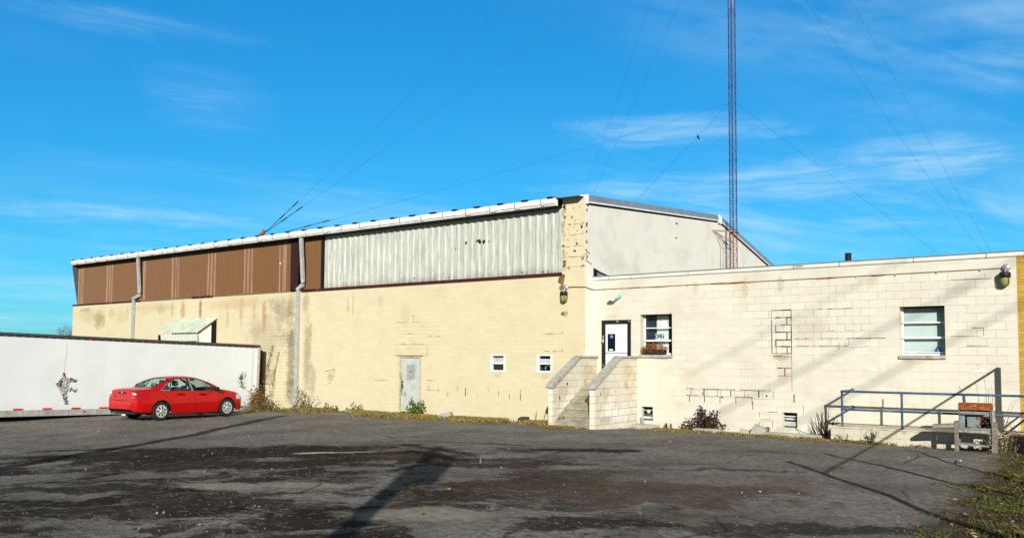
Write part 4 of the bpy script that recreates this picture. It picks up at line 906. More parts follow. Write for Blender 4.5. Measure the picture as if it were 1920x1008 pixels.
# ------------------------------------------------------------------ white semi trailer, backed up to the wall and slightly nose-down
TR = thing('semi_trailer', 'long white box trailer with torn side standing behind the red car', 'trailer', (-29.0, 21.3, -.09))
TR.rotation_euler = (-.0285, 0, 0)
L, Hh = 16.2, 2.70
mt, g, bs = newmat('trailer_white', .38, 0, .4)
p = g.n('TexCoord').outputs['Object']; x, y, z = g.sep(p)
c = g.mix(g.step(g.noise(p, .7, 4), .35, .7), (.69, .735, .735), (.645, .685, .685))
st = g.noise(g.comb(0., g.m('MULTIPLY', y, 6.), g.m('MULTIPLY', z, .4)), 1.5, 4, .6)
c = g.mix(g.m('MULTIPLY', g.step(st, .58, .8), .25), c, (.58, .58, .53))
c = g.mix(g.m('MULTIPLY', g.step(g.m('ADD', z, g.m('MULTIPLY', g.noise(p, 2.5, 5, .7), .5)), .75, .38), .35), c, (.60, .58, .50))
for yy in (-6.42, -2.95, -.32, -10.1, -13.2):      # panel seams
    c = g.mix(g.m('MULTIPLY', g.box(y, z, yy - .008, yy + .008, .2, 2.6, .008), .3), c, (.45, .45, .43))
c = g.mix(g.m('MULTIPLY', g.box(y, z, -.30, -.28, .3, 2.5, .01), .7), c, (.2, .16, .12))
g.put(bs.inputs['Base Color'], c)
h = g.m('ADD', g.m('MULTIPLY', g.noise(p, .8, 2), 1.), g.m('MULTIPLY', g.blob(y, z, -7.75, 1.15, .9, .9, None, 1.), -.9)); bump(g, bs, h, .35, .06)
b = MB(); b.box(-2.6, 0, -L, 0, .20, Hh - .1, 0); b.build('body', mt, TR, True)
b = MB(); b.box(-2.62, .022, -L - .02, .02, Hh - .098, Hh, 0); b.box(0, .03, -L, .02, Hh - .045, Hh - .035, 1); b.box(.0, .012, -L, 0, Hh - .13, Hh - .1, 0)
yy = -L
while yy < 0: b.box(.012, .02, yy, yy + .10, Hh - .125, Hh - .105, 1); yy += .27
b.build('top_rail', [plain('dark_rail', (.025, .026, .027), .5), plain('rail_line', (.30, .31, .31), .4, .5)], TR, True)
b = MB(); b.box(-2.61, .012, -L, 0, 0, .198, 0); yy = -L
while yy < 0: b.box(.012, .018, yy, yy + .022, .155, .175, 1); yy += .24
yy = -L
while yy < 0: b.box(.012, .015, yy, yy + .012, .0, .15, 1); yy += .48
b.build('bottom_rail', [plain('rail_alu', (.44, .45, .43), .5, .3, var=.15, scale=3, dirt=(.25, .21, .15), dirtamt=.7), plain('rivet', (.12, .11, .10), .6)], TR, True)
b = MB(); b.box(-2.6, -.05, -L, 0, -.02, .0, 0); b.build('floor', M['dark'], TR, True)
red = plain('reflector_red', (.55, .03, .03), .3, var=.08)
for a, c in ((-8.40, -8.12), (-7.47, -7.18), (-6.52, -6.22), (-5.6, -5.3), (-9.3, -9.02), (-10.2, -9.92)):
    b = MB(); b.box(.002, .022, a, c, .205, .262, 0); b.build('reflector_strip', red, TR, True)
b = MB(); b.box(.002, .02, -7.08, -6.98, .08, .14, 0); b.build('reflector_patch', plain('rust_red', (.45, .08, .03), .6), TR, True)
for yy in (-6.95, -.45): b = MB(); b.box(.02, .05, yy, yy + .13, Hh - .07, Hh - .03, 0); b.build('marker_light', plain('marker_red', (.28, .02, .015), .4), TR, True)
b = MB(); b.box(.0, .025, -.10, .015, -.0, Hh - .1, 0); b.box(-.02, .01, .016, .05, 0, Hh - .05, 1); b.build('corner_post', [plain('post_alu', (.52, .53, .52), .45, .3, dirt=(.2, .15, .1)), M['rust']], TR, True)
# the gash in the side
def ty(t): return t - 21.3
out = [(13.49, 1.59), (13.55, 1.42), (13.73, 1.38), (14.02, 1.29), (13.81, 1.23), (13.69, 1.20), (13.67, 1.09), (13.96, 1.0), (14.01, .96), (13.92, .92), (13.73, .96), (13.66, .91), (13.68, .60), (13.62, .47), (13.55, .66), (13.47, .85), (13.40, 1.0), (13.33, 1.10), (13.25, 1.20), (13.34, 1.30), (13.46, 1.40)]
def P2(t, h): return (ty(t), h - (-.09 + .0285 * (21.3 - t)))
poly = [P2(*q) for q in out]
b = MB()
def inside(pt, pg):
    r = False; j = len(pg) - 1
    for i in range(len(pg)):
        if (pg[i][1] > pt[1]) != (pg[j][1] > pt[1]) and pt[0] < (pg[j][0] - pg[i][0]) * (pt[1] - pg[i][1]) / (pg[j][1] - pg[i][1]) + pg[i][0]: r = not r
        j = i
    return r
cy, cz = sum(q[0] for q in poly) / len(poly), sum(q[1] for q in poly) / len(poly)
b.face([(.004, q[0], q[1]) for q in poly], 0)
for k in range(420):
    q = (rnd.uniform(-8.1, -7.2), rnd.uniform(.25, 1.6))
    if not inside(q, poly): continue
    r = rnd.uniform(.02, .065); a = rnd.gauss(math.pi / 2, .7); e = rnd.uniform(.25, .6)
    ca, sa = math.cos(a) * r, math.sin(a) * r; x0 = .006 + rnd.random() * .01
    core = abs(q[0] + 7.76) < .11 and .75 < q[1] < 1.32
    m_ = rnd.choice([2, 2, 2, 1, 4]) if core and rnd.random() < .8 else rnd.choice([1, 1, 3, 3, 4, 0])
    b.face([(x0, q[0] - ca, q[1] - sa), (x0 + rnd.uniform(0, .04), q[0] + sa * e, q[1] - ca * e), (x0 + rnd.uniform(0, .03), q[0] + ca, q[1] + sa), (x0, q[0] - sa * e, q[1] + ca * e)], m_)
b.box(.02, .03, -7.90, -7.87, .95, 1.18, 3)
b.bar((.02, P2(13.50, 1.58)[0], P2(13.5, 1.58)[1]), (.02, P2(13.55, 1.40)[0], P2(13.55, 1.40)[1]), .02, .025, 3, (1, 0, 0))
cr = [P2(13.56, 2.55), P2(13.55, 2.2), P2(13.52, 1.9), P2(13.51, 1.6)]
for (a, c) in zip(cr[:-1], cr[1:]): b.bar((.001, *a), (.001, *c), .006, .014, 4, (1, 0, 0))
b.build('torn_panel', [plain('torn_grey', (.33, .33, .32), .7, var=.4, scale=15), plain('torn_light', (.50, .50, .47), .6), plain('torn_pink', (.48, .31, .26), .8), plain('torn_dark', (.05, .05, .05), .8), plain('torn_mid', (.42, .42, .41), .6)], TR, True)
for yy in (-12.6, -3.0):
    b = MB(); b.box(-2.2, -.4, yy - .15, yy + .15, -.25, -.02, 0); b.build('support_block', M['wood_grey'], TR, True)

# ------------------------------------------------------------------ red saloon car
CAR_L = 4.45
def z_top(x): return lerp(x, [0, .012, .03, .05, .075, .09, .13, .30, .72, .80, 1.00, 1.20, 1.38, 1.52, 1.75, 2.05, 2.35, 2.55, 2.75, 3.00, 3.25, 3.40, 3.50, 3.80, 4.05, 4.22, 4.33, 4.39, 4.43, 4.45],
                                 [.56, .62, .665, .69, .80, .95, 1.035, 1.065, 1.085, 1.10, 1.215, 1.315, 1.385, 1.412, 1.432, 1.437, 1.425, 1.40, 1.345, 1.235, 1.10, 1.015, .985, .935, .875, .80, .715, .65, .60, .54])
def z_bot(x): return lerp(x, [0, .02, .08, .25, .6, 1.4, 3.1, 4.2, 4.38, 4.43, 4.45], [.40, .37, .34, .31, .28, .20, .20, .21, .25, .33, .44])
def half_w(x): return lerp(x, [0, .02, .06, .14, .30, .6, 1.0, 2.2, 3.3, 3.8, 4.05, 4.22, 4.33, 4.40, 4.44, 4.45], [.58, .66, .73, .785, .825, .845, .85, .85, .85, .84, .81, .75, .67, .57, .46, .38])
def z_belt(x): return lerp(x, [0, .3, .8, 1.4, 2.4, 3.3, 3.6, 4.0, 4.25, 4.45], [.9, .985, .99, .972, .93, .895, .87, .81, .72, .5])
RX, FX, RW = .985, 3.60, .312
def arch(x):
    r = .0
    for cx in (RX, FX):
        d = abs(x - cx)
        if d < .365: r = max(r, RW + math.sqrt(.365 ** 2 - d * d))
    return r
NS, NG, NT = 26, 16, 14
def section(x):
    zt = z_top(x); zb = max(z_bot(x), arch(x)); zs = min(z_belt(x), zt - .03); w = half_w(x)
    zb = min(zb, zs - .02); P = []
    def yw(z):
        k = (z - .2) / .75
        return w * (.945 + .06 * math.sin(math.pi * min(1, max(0, k * 1.02 + .03)) ** .9) - .045 * max(0, k - .55) - .01)
    for i in range(NS + 1):
        z = zb + (zs - zb) * i / NS; P.append((yw(z), z))
    ys = yw(zs); hgt = zt - zs; zr = zs + hgt * (.86 if hgt > .2 else .55); yr = ys - .50 * (zr - zs) - .02 - (.03 if hgt < .2 else 0)
    for i in range(1, NG + 1):
        f = i / NG; z = zs + (zr - zs) * f; y = ys - .02 * min(1, f * 4) - (ys - .02 - yr) * (f ** 1.15); P.append((y, z))
    for i in range(1, NT + 1):
        f = i / NT; y = yr * (1 - f); q = y / yr; z = zt - (zt - zr) * (q ** (2.6 if hgt > .2 else 2.2)); P.append((y, z))
    return P
XS = sorted({round(v, 4) for v in [0, .006, .012, .02, .03, .04, .05, .06, .07, .078, .084, .09, .1, .115] + [.13 + i * .0202 for i in range(203)] + [4.235 + i * .0125 for i in range(17)] + [4.445, 4.45]})
SECT = [section(x) for x in XS]; NP = NS + NG + NT + 1
def pin(x, z, pg): return inside((x, z), pg)
RQ = [(1.00, 1.00), (1.28, 1.00), (1.42, 1.27), (1.36, 1.27)]; RQ = [(1.015, 1.012), (1.285, 1.008), (1.44, 1.275)]
RD = [(1.335, 1.003), (2.17, .963), (2.055, 1.335), (1.62, 1.325), (1.49, 1.29)]
FD = [(2.275, .96), (3.09, .925), (3.10, .985), (2.86, 1.16), (2.60, 1.29), (2.42, 1.325), (2.165, 1.338)]
TRIM = [(.96, .99), (3.22, .905), (3.20, .97), (2.90, 1.185), (2.62, 1.32), (2.40, 1.355), (1.62, 1.352), (1.44, 1.318)]
def car_part(x, y, z, zone):
    """which part of the car the face centre belongs to; y is the half-width coordinate, always positive"""
    if zone == 'T' and .82 < x < 1.40 and y < .56 - .02: return 'rear_window'
    if zone == 'T' and .80 < x < 1.43 and y < .60: return 'black'
    if zone == 'T' and 2.66 < x < 3.36 and y < .60: return 'windscreen'
    if zone != 'T' and x > .9:
        if pin(x, z, RQ): return 'quarter_window'
        if pin(x, z, RD): return 'rear_side_window'
        if pin(x, z, FD): return 'front_side_window'
        if pin(x, z, TRIM): return 'black' if (x < 1.32 or 2.12 < x < 2.24) is False else 'pillar'
    if x < .34 and .70 < z < .955 and y > .555 - .25 * (z - .7) and zone != 'T' or (x < .1 and .72 < z < .94 and y > .56): return 'tail_light'
    if 4.0 < x < 4.32 and .60 < z < .76 and y > .43: return 'headlight'
    if x < .13 and .668 < z < .695 and y < .62: return 'seam'
    if x < .62 and z < .675: return 'rear_bumper'
    if x > 4.02 and z < .575: return 'front_bumper'
    if x < .80 and (zone == 'T' or (x < .1 and y < .6)) and z > .69: return 'boot_lid'
    if x > 3.42 and zone == 'T': return 'bonnet'
    if zone != 'T' and z > .24 and z < z_belt(x) + .02:
        da = abs(x - RX)
        rear_edge = 1.365 if z < .62 else 1.365 - .36 * min(1, (z - .62) / .28)
        if rear_edge < x < 2.225: return 'rear_door'
        if 2.243 < x < 3.235: return 'front_door'
        if abs(x - 2.234) < .012 or abs(x - rear_edge + .012) < .012 or abs(x - 3.247) < .012: return 'seam'
    return 'body'
CAR = thing('red_car', 'red four door saloon car parked beside the white trailer facing the wall', 'car', (-26.4, 14.13, .03))
acc = {}
for sgn in (-1, 1):
    for i in range(len(XS) - 1):
        A, B_ = SECT[i], SECT[i + 1]
        for k in range(NP - 1):
            x = (XS[i] + XS[i + 1]) / 2; y = (A[k][0] + A[k + 1][0] + B_[k][0] + B_[k + 1][0]) / 4; z = (A[k][1] + A[k + 1][1] + B_[k][1] + B_[k + 1][1]) / 4
            zone = 'S' if k < NS else 'G' if k < NS + NG else 'T'
            pt = car_part(x, y, z, zone); key = (pt, sgn) if pt not in ('body', 'seam', 'black', 'pillar', 'boot_lid', 'bonnet', 'rear_bumper', 'front_bumper', 'rear_window', 'windscreen') else (pt, 0)
            q = [(XS[i], sgn * A[k][0], A[k][1]), (XS[i + 1], sgn * B_[k][0], B_[k][1]), (XS[i + 1], sgn * B_[k + 1][0], B_[k + 1][1]), (XS[i], sgn * A[k + 1][0], A[k + 1][1])]
            acc.setdefault(key, []).append(q if sgn < 0 else q[::-1])
mt, g, bs = newmat('car_red', .22, 0, .28); bs.inputs['Base Color'].default_value = (.42, .001, .002, 1)
p = g.n('TexCoord').outputs['Object']; g.put(bs.inputs['Roughness'], g.m('ADD', .2, g.m('MULTIPLY', g.noise(p, 4, 5), .15)))
bs.inputs['Coat Weight'].default_value = .25; bs.inputs['Coat Roughness'].default_value = .08; M['red'] = mt
M['car_glass'] = glassmat('car_glass', (.80, .93, .88), .05, .02)
M['rubber'] = plain('rubber', (.014, .014, .014), .8)
M['trim'] = plain('trim', (.01, .01, .01), .4); M['pillar'] = plain('pillar', (.16, .17, .18), .35)
def car_obj(keys, name, mats, mfun, parent, label=None):
    b = MB()
    for k in keys:
        for q in acc.get(k, []): b.face(q, mfun(k), True)
    o = b.build(name, mats, parent, True, weld=True)
    if label: o['label'] = label
    return o
body = car_obj([('body', 0), ('seam', 0), ('black', 0), ('pillar', 0)], 'body', [M['red'], plain('seam', (.09, .002, .002), .5), M['trim'], M['pillar']], lambda k: {'body': 0, 'seam': 1, 'black': 2, 'pillar': 3}[k[0]], CAR)
doors = {}
for s in (-1, 1):
    for nm in ('rear_door', 'front_door'): doors[nm, s] = car_obj([(nm, s)], 'door', [M['red']], lambda k: 0, CAR)
    for nm, par in (('rear_side_window', doors['rear_door', s]), ('front_side_window', doors['front_door', s]), ('quarter_window', doors['rear_door', s])): car_obj([(nm, s)], 'window', [M['car_glass']], lambda k: 0, par)
    car_obj([('headlight', s)], 'headlight', [plain('lens', (.7, .7, .7), .1) if s < 0 else bpy.data.materials['lens']], lambda k: 0, CAR)
    b = MB()
    for q in acc.get(('tail_light', s), []):
        zc = sum(v[2] for v in q) / 4; yc = abs(sum(v[1] for v in q) / 4)
        b.face([(v[0] - .004, v[1] * 1.004, v[2]) for v in q], 1 if .868 < zc < .922 and .60 < yc < .72 else 2 if .765 < zc < .80 and yc < .74 else 0, True)
    b.build('tail_light', [plain('tail_red', (.30, .01, .012), .12, spec=.5, var=.05), plain('tail_clear', (.75, .70, .68), .1), plain('tail_bright', (.62, .05, .07), .12)] if s < 0 else [bpy.data.materials[n_] for n_ in ('tail_red', 'tail_clear', 'tail_bright')], CAR, True)
bumper = car_obj([('rear_bumper', 0)], 'bumper', [M['red']], lambda k: 0, CAR, 'rear bumper'); car_obj([('front_bumper', 0)], 'bumper', [M['red']], lambda k: 0, CAR, 'front bumper')
boot = car_obj([('boot_lid', 0)], 'boot_lid', [M['red']], lambda k: 0, CAR); car_obj([('bonnet', 0)], 'bonnet', [M['red']], lambda k: 0, CAR)
car_obj([('rear_window', 0)], 'rear_window', [M['car_glass']], lambda k: 0, CAR); car_obj([('windscreen', 0)], 'windscreen', [M['car_glass']], lambda k: 0, CAR)
b = MB()   # rear cap, front cap, underside and wheel wells
for S_, x, f in ((SECT[0], 0, 1), (SECT[-1], 4.45, -1)):
    pg = [(x, -q[0], q[1]) for q in S_] + [(x, q[0], q[1]) for q in S_[::-1][1:]]; b.face(pg[::f], 0)
b.box(.12, 4.35, -.74, .74, .27, .30, 1)
for cx in (RX, FX):
    for s in (-1, 1):
        n = 14; R_ = .37
        for k in range(n):
            a, c = math.pi * k / n, math.pi * (k + 1) / n
            b.face([(cx + R_ * math.cos(a), s * .82, RW + R_ * math.sin(a)), (cx + R_ * math.cos(c), s * .82, RW + R_ * math.sin(c)), (cx + R_ * math.cos(c), s * .45, RW + R_ * math.sin(c)), (cx + R_ * math.cos(a), s * .45, RW + R_ * math.sin(a))], 1)
        b.face([(cx - R_, s * .5, .2), (cx + R_, s * .5, .2), (cx + R_, s * .5, .7), (cx - R_, s * .5, .7)], 1)
b.box(.10, .5, -.68, .68, .24, .33, 1); b.box(1.38, 3.2, -.78, -.70, .16, .24, 1); b.box(1.38, 3.2, .70, .78, .16, .24, 1)
b.build('underbody', [M['red'], M['rubber']], CAR, True)
b = MB(); b.tube([(-.06, .42, .25), (.25, .42, .25)], .028, 10); b.build('exhaust', M['galv'], CAR, True)
b = MB(); b.box(.072, .082, -.20, .20, .885, .955, 0); b.lathe((.070, 0, .925), (-1, 0, 0), [(0, .006), (.035, .006), (.04, 0)], 16, 1); b.build('recess', [M['trim'], M['galv']], boot, True)
b = MB(); b.box(.030, .052, .40, .60, .80, .83, 0); b.build('badge', plain('badge', (.6, .12, .12), .3), boot, True)
for s in (-1, 1):
    for nm, x, z in (('rear_door', 1.60, .86), ('front_door', 2.47, .83)):
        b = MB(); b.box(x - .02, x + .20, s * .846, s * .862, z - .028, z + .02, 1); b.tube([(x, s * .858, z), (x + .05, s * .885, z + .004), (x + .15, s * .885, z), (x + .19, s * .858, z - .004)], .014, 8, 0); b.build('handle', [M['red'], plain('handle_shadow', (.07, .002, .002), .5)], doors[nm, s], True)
    b = MB(); b.box(-.06, .06, -.10, .10, -.06, .06, 0, Matrix.Translation((3.06, s * .94, .995)) @ Matrix.Rotation(rad(10 * s), 4, 'Z')); b.bar((3.08, s * .80, .95), (3.08, s * .90, .97), .06, .05, 0)
    bevel(b.build('mirror', M['trim'], doors['front_door', s], True), .025, 3)
    b = MB(); b.box(1.40, 3.2, s * .845, s * .853, .50, .512, 0); b.build('moulding', bpy.data.materials['seam'], CAR, True)
# inside
tr_ = plain('seat', (.07, .078, .072), .9); tl_ = plain('lining', (.13, .135, .125), .9)
for (x, y, w) in ((1.95, -.36, .46), (1.95, .36, .46), (1.15, 0, 1.2)):
    b = MB(); b.box(x, x + .5, y - w / 2, y + w / 2, .42, .60, 0); b.box(-.08, .10, -w / 2, w / 2, 0, .52, 0, Matrix.Translation((x + .02, y, .56)) @ Matrix.Rotation(rad(-16), 4, 'Y')); s_ = bevel(b.build('seat', tr_, CAR, True), .05, 3)
    for yy in ((y,) if w < 1 else (y - .36, y + .36)):
        b = MB(); b.box(-.05, .06, -.14, .14, 0, .19, 0, Matrix.Translation((x - .155 + (0 if w < 1 else .02), yy, 1.10 if w < 1 else 1.04)) @ Matrix.Rotation(rad(-10), 4, 'Y')); bevel(b.build('headrest', plain('headrest', (.085, .12, .10), .9) if 'headrest' not in bpy.data.materials else bpy.data.materials['headrest'], s_, True), .05, 3)
b = MB(); b.prism([(2.95, .5), (2.95, .86), (3.05, .90), (3.40, .92), (3.40, .5)], 'y', -.70, .70, 0); b.build('dashboard', tl_, CAR, True)
b = MB(); b.box(.45, 1.05, -.62, .62, .92, .95, 0); b.build('parcel_shelf', tl_, CAR, True)
b = MB(); n = 20
ring = [Vector((2.72 + .06 * math.sin(a), .36 + .18 * math.cos(a), .93 + .17 * math.sin(a))) for a in [2 * math.pi * k / n for k in range(n + 1)]]; b.tube(ring, .016, 6, 0, False); b.bar((2.72, .2, .93), (2.72, .52, .93), .05, .03, 0); b.bar((2.73, .36, .92), (3.0, .36, .82), .06, .06, 0); b.build('steering_wheel', M['trim'], CAR, True)
b = MB(); b.box(-.03, .03, -.11, .11, -.035, .035, 0, Matrix.Translation((2.70, 0, 1.28))); bevel(b.build('inner_mirror', M['trim'], CAR, True), .02)
def wheel(cx, s):
    w = MB(); c = (cx, s * .74, RW); ax = (0, s, 0)
    w.lathe(c, ax, [(.20, -.09), (.275, -.10), (.305, -.085), (.312, -.05), (.312, .05), (.305, .085), (.275, .10), (.215, .098), (.205, .085)], 36, 0); W_ = w.build('wheel', M['rubber'], CAR, True)
    w = MB(); w.lathe(c, ax, [(.205, .09), (.185, .098), (.172, .086)], 36, 0); w.lathe(c, ax, [(.06, .085), (.055, .108), (.04, .112), (0, .112)], 18, 0); w.lathe(c, ax, [(.18, .06), (0, .06)], 24, 1)
    n = 7
    for k in range(n):
        a0 = 2 * math.pi * k / n
        def pt(r, da, h): a = a0 + da; return (cx + r * math.cos(a), s * .74 + s * h, RW + r * math.sin(a))
        w.face([pt(.045, -.42, .104), pt(.11, -.24, .106), pt(.178, -.30, .094), pt(.178, .30, .094), pt(.11, .24, .106), pt(.045, .42, .104)], 0)
        w.lathe(pt(.032, 0, .112), ax, [(.009, 0), (.009, .004), (0, .004)], 8, 1)
    w.build('hubcap', [plain('hubcap', (.62, .63, .62), .3, .35, var=.05) if 'hubcap' not in bpy.data.materials else bpy.data.materials['hubcap'], M['rubber']], W_, True)
for cx in (RX, FX):
    for s in (-1, 1): wheel(cx, s)
CAR.rotation_euler = (0, 0, rad(92.6)); CAR.scale = (.972, 1, 1)
# set the near rear tyre down on its spot
_m = Matrix.Rotation(rad(92.6), 3, 'Z') @ Vector((RX * .972, -.82, 0)); CAR.location = Vector((-25.60, 15.10, .03)) - _m

# ------------------------------------------------------------------ lattice radio mast and its guys
TX, TY, ZB, ZTOP = -12.92, 32.6, 4.46, 28.2
MA = thing('radio_mast', 'tall slender lattice radio mast with dark red legs rising behind the low annex roof', 'radio mast', (TX, TY, ZB))
la = [rad(36 + 12), rad(36 + 132), rad(36 + 252)]; rm = .155
legp = [(TX + rm * math.cos(a), TY + rm * math.sin(a)) for a in la]
mr = plain('mast_red', (.035, .015, .065), .55, var=.4, scale=3, dirt=(.035, .01, .02), dirtamt=.6); mw = plain('mast_white', (.40, .26, .34), .5); mrust = plain('mast_rust', (.20, .035, .025), .6, var=.3)
for (x, y) in legp:
    b = MB(); z = ZB
    while z < ZTOP: z2 = min(z + 1.0, ZTOP); b.tube([(x, y, z), (x, y, z2)], .021, 6, 1 if z > 16.6 and z < 21 else 2 if z < 7.2 else 0, False); z = z2
    for z in (7.3, 10.3, 13.4, 16.5, 19.5, 22.6): b.tube([(x, y, z), (x, y, z + .16)], .031, 6, 0)
    b.build('leg', [mr, mw, mrust], MA)
b = MB(); z = ZB + .1; k = 0
while z < ZTOP - .4:
    for i in range(3):
        p, q = legp[i], legp[(i + 1) % 3]; m_ = 1 if 16.6 < z < 21 else 0
        b.tube([(*p, z), (*q, z)], .0055, 4, m_, False); b.tube([(*p, z), (*q, z + .41)], .005, 4, m_, False); b.tube([(*q, z), (*p, z + .41)], .005, 4, m_, False)
    z += .41
b.build('lattice', [mr, mw], MA)
b = MB()
for dy in (-.14, .14): b.tube([(TX, TY + dy, 7.38), (SX, TY + dy - .5, 7.42)], .018, 6); b.tube([(TX - .1, TY + dy, 6.95), (SX, TY + dy - .5, 7.40)], .014, 6)
b.tube([(TX - .15, TY - .2, 7.38), (TX - .15, TY + .2, 7.38), (TX + .17, TY + .2, 7.36), (TX + .17, TY - .2, 7.36), (TX - .15, TY - .2, 7.38)], .02, 6)
b.tube([(TX - .35, TY - .25, ZB), (TX - .35, TY - .25, 7.0), (TX - .42, TY - .4, 7.25)], .013, 6); b.build('bracket', [plain('bracket_rust', (.30, .20, .14), .7)], MA)
b = MB(); b.box(TX - .3, TX + .3, TY - .3, TY + .3, ZB - .06, ZB + .03, 0); b.build('base_plate', M['galv'], MA)
LV = (12.8, 21.75, 26.75)
anchors = {'left': (-29.79, 22.06, 7.42), 'back': (-20.0, 30.9, 8.2), 'right': (-4.2, 52.6, 4.55)}
anchors['back'] = (-30.2, 44.8, 7.0)
names = {'left': 'to the rusty anchor on the brown clad eave', 'back': 'to the back of the warehouse roof', 'right': 'down behind the right end of the annex roof'}
lev = ('lowest', 'middle', 'topmost')
wirem = plain('wire', (.03, .05, .10), .5)
for an, pa in anchors.items():
    for i, z in enumerate(LV):
        p = Vector((TX, TY, z)); q = Vector(pa)
        if an == 'left' and i == 0: q = Vector((-28.55, 22.1, 7.36))
        j = max(range(3), key=lambda k: (Vector((*legp[k], 0)) - Vector((TX, TY, 0))).dot(q - p)); p.x, p.y = legp[j]
        t = thing('guy_wire', '%s guy wire running from the mast %s' % (lev[i], names[an]), 'guy wire', q, 'guy wires of the radio mast')
        b = MB(); sag = .012 * (q - p).length; n = 16
        pts = [p.lerp(q, k / n) - Vector((0, 0, sag * 4 * (k / n) * (1 - k / n) * .6)) for k in range(n + 1)]
        b.tube(pts, .0046, 5, 0, False); b.build('cable', wirem, t)
        d = (pts[-2] - q).normalized(); b = MB(); b.tube([q + d * .1, q + d * 1.7], .013, 6)
        for s_ in (.9, 1.7): b.tube([q + d * s_, q + d * (s_ + .3)], .024, 6)
        b.build('turnbuckle', M['trim'], t)
ga = thing('guy_anchor', 'rust red steel guy anchor standing on the gutter edge of the warehouse roof', 'anchor', (-29.85, 22.0, 7.2))
b = MB(); b.box(-29.98, -29.80, 21.9, 22.1, 7.15, 7.40, 0, None, .02); b.bar((-29.9, 22.0, 7.3), (-29.76, 22.05, 7.55), .08, .12, 0); b.build('bracket', plain('anchor_rust', (.30, .06, .02), .8, var=.3), ga)
ga = thing('guy_anchor', 'hidden steel guy post on the annex roof behind its right end', 'anchor', (-4.2, 52.6, 4.4)); b = MB(); b.bar((-4.2, 52.6, 4.4), (-4.2, 52.6, 4.6), .1, .1); b.build('post', M['rust'], ga)
ga = thing('guy_anchor', 'hidden steel guy post at the back of the warehouse roof', 'anchor', (-30.2, 44.8, -.1)); b = MB(); b.bar((-30.2, 44.8, 0), (-30.2, 44.8, 7.05), .2, .2); b.build('post', M['rust'], ga)
# bird on the back wire
pw = Vector((TX, TY, LV[0])).lerp(Vector(anchors['back']), .128); pw.z -= .05
BI = thing('bird', 'small dark bird perched on a guy wire left of the mast', 'bird', pw)
b = MB(); ax = Vector((-.25, -.1, .96)); b.lathe(pw + Vector((0, 0, -.06)) - ax * .04, ax, [(0, -.06), (.03, -.02), (.065, .06), (.075, .13), (.06, .19), (.042, .22), (.045, .25), (.038, .285), (0, .305)], 14)
b.raw([pw + Vector(v) for v in ((.05, 0, -.03), (-.03, .03, -.02), (.09, .02, -.20), (.06, -.03, -.20))], [(0, 1, 2), (0, 2, 3), (0, 3, 1), (1, 3, 2)]); hd = pw - Vector((0, 0, .1)) + ax * .29
b.raw([hd + Vector(v) for v in ((-.03, -.01, .01), (-.03, .012, .01), (-.085, 0, -.005), (-.03, 0, -.02))], [(0, 1, 2), (1, 3, 2), (0, 2, 3), (0, 3, 1)]); b.v = [tuple(pw + (Vector(v) - pw) * .62) for v in b.v]; b.build('body', M['trim'], BI)

# ------------------------------------------------------------------ things behind the photographer that throw the long shadows
def at_sun(s, t, lam): return Vector((s + SK * lam, t - lam, gz(s, t) + SM * lam))
wood = plain('pole_wood', (.10, .075, .05), .9, var=.3)
def pole(name, label, tip, lam, base, r0_, r1_, arms=()):
    tp = at_sun(*tip, lam); t = thing(name, label, 'utility pole', (*base, gz(*base)))
    b = MB(); b.tube([(*base, gz(*base) - .3), tp], [r0_, r1_], 12); b.build('pole', wood, t)
    for k, (d, dz, ln) in enumerate(arms): b = MB(); c = tp + Vector((0, 0, dz)); b.bar(c - Vector(d) * ln / 2, c + Vector(d) * ln / 2, .10, .13); b.build('crossarm', wood, t)
    return t, tp
t, tp = pole('utility_pole', 'tall wooden utility pole behind the photographer throwing the left shadow', (-24.6, 19.2), 24., (-8.3, -4.8), .24, .19)
t, tp2 = pole('utility_pole', 'wooden utility pole with crossarms and transformer behind the photographer throwing the middle shadow', (-11.8, 13.3), 16., (-.35, -2.7), .16, .12, (((.96, -.28, 0), -.25, 2.9), ((.96, -.28, 0), -.6, 1.8)))
b = MB(); c = tp2 + Vector((.55, -.15, -1.75)); b.lathe(c, (0, 0, 1), [(0, 0), (.24, 0), (.25, .05), (.25, .75), (.2, .82), (0, .84)], 18); b.bar(c + Vector((-.6, .15, .4)), c + Vector((0, 0, .4)), .1, .1); b.build('transformer', M['galv'], t)
tl = at_sun(-5.17, 15.71, 8.7); LP = thing('steel_pole', 'thin steel pole outside the right edge throwing the long sharp shadow', 'pole', (tl.x, tl.y, gz(tl.x, tl.y)))
b = MB(); b.tube([(tl.x + .12, tl.y, gz(tl.x, tl.y) - .2), tl], .07, 10); b.build('shaft', M['galv'], LP)
def strut(lab, a, q, r):
    t = thing('steel_strut', lab, 'strut', q, 'slender poles outside the right edge'); b = MB(); b.tube([a, q], r, 8); b.build('shaft', M['galv'], t)
strut('slanting steel strut outside the right edge throwing the second thin shadow', at_sun(-5.14, 17.84, 7.3), (1.1, 10.55, gz(1.1, 10.55)), .056)
strut('short slanting steel strut outside the right edge throwing the third thin shadow', at_sun(-4.14, 20.33, 6.0), (.15, 12.2, gz(.15, 12.2)), .045)
wp = thing('timber_post', 'short timber post outside the right edge beside the ledge', 'post', (-1.5, 21.2, 0)); tpw = Vector((-2.43 + SK * 1.3, T1 - 1.3, 1.97 + SM * 1.3))
b = MB(); b.box(tpw.x - .042, tpw.x + .042, tpw.y - .04, tpw.y + .04, -.2, tpw.z, 0); b.build('shaft', M['wood_grey'], wp)
cb = thing('guy_cable', 'cable from the timber post to the thin steel pole outside the right edge', 'cable', tpw)
qa = at_sun(-4.10, 14.21, 7.46); b = MB(); b.tube([tpw, qa], .026, 8); b.build('cable', wirem, cb)
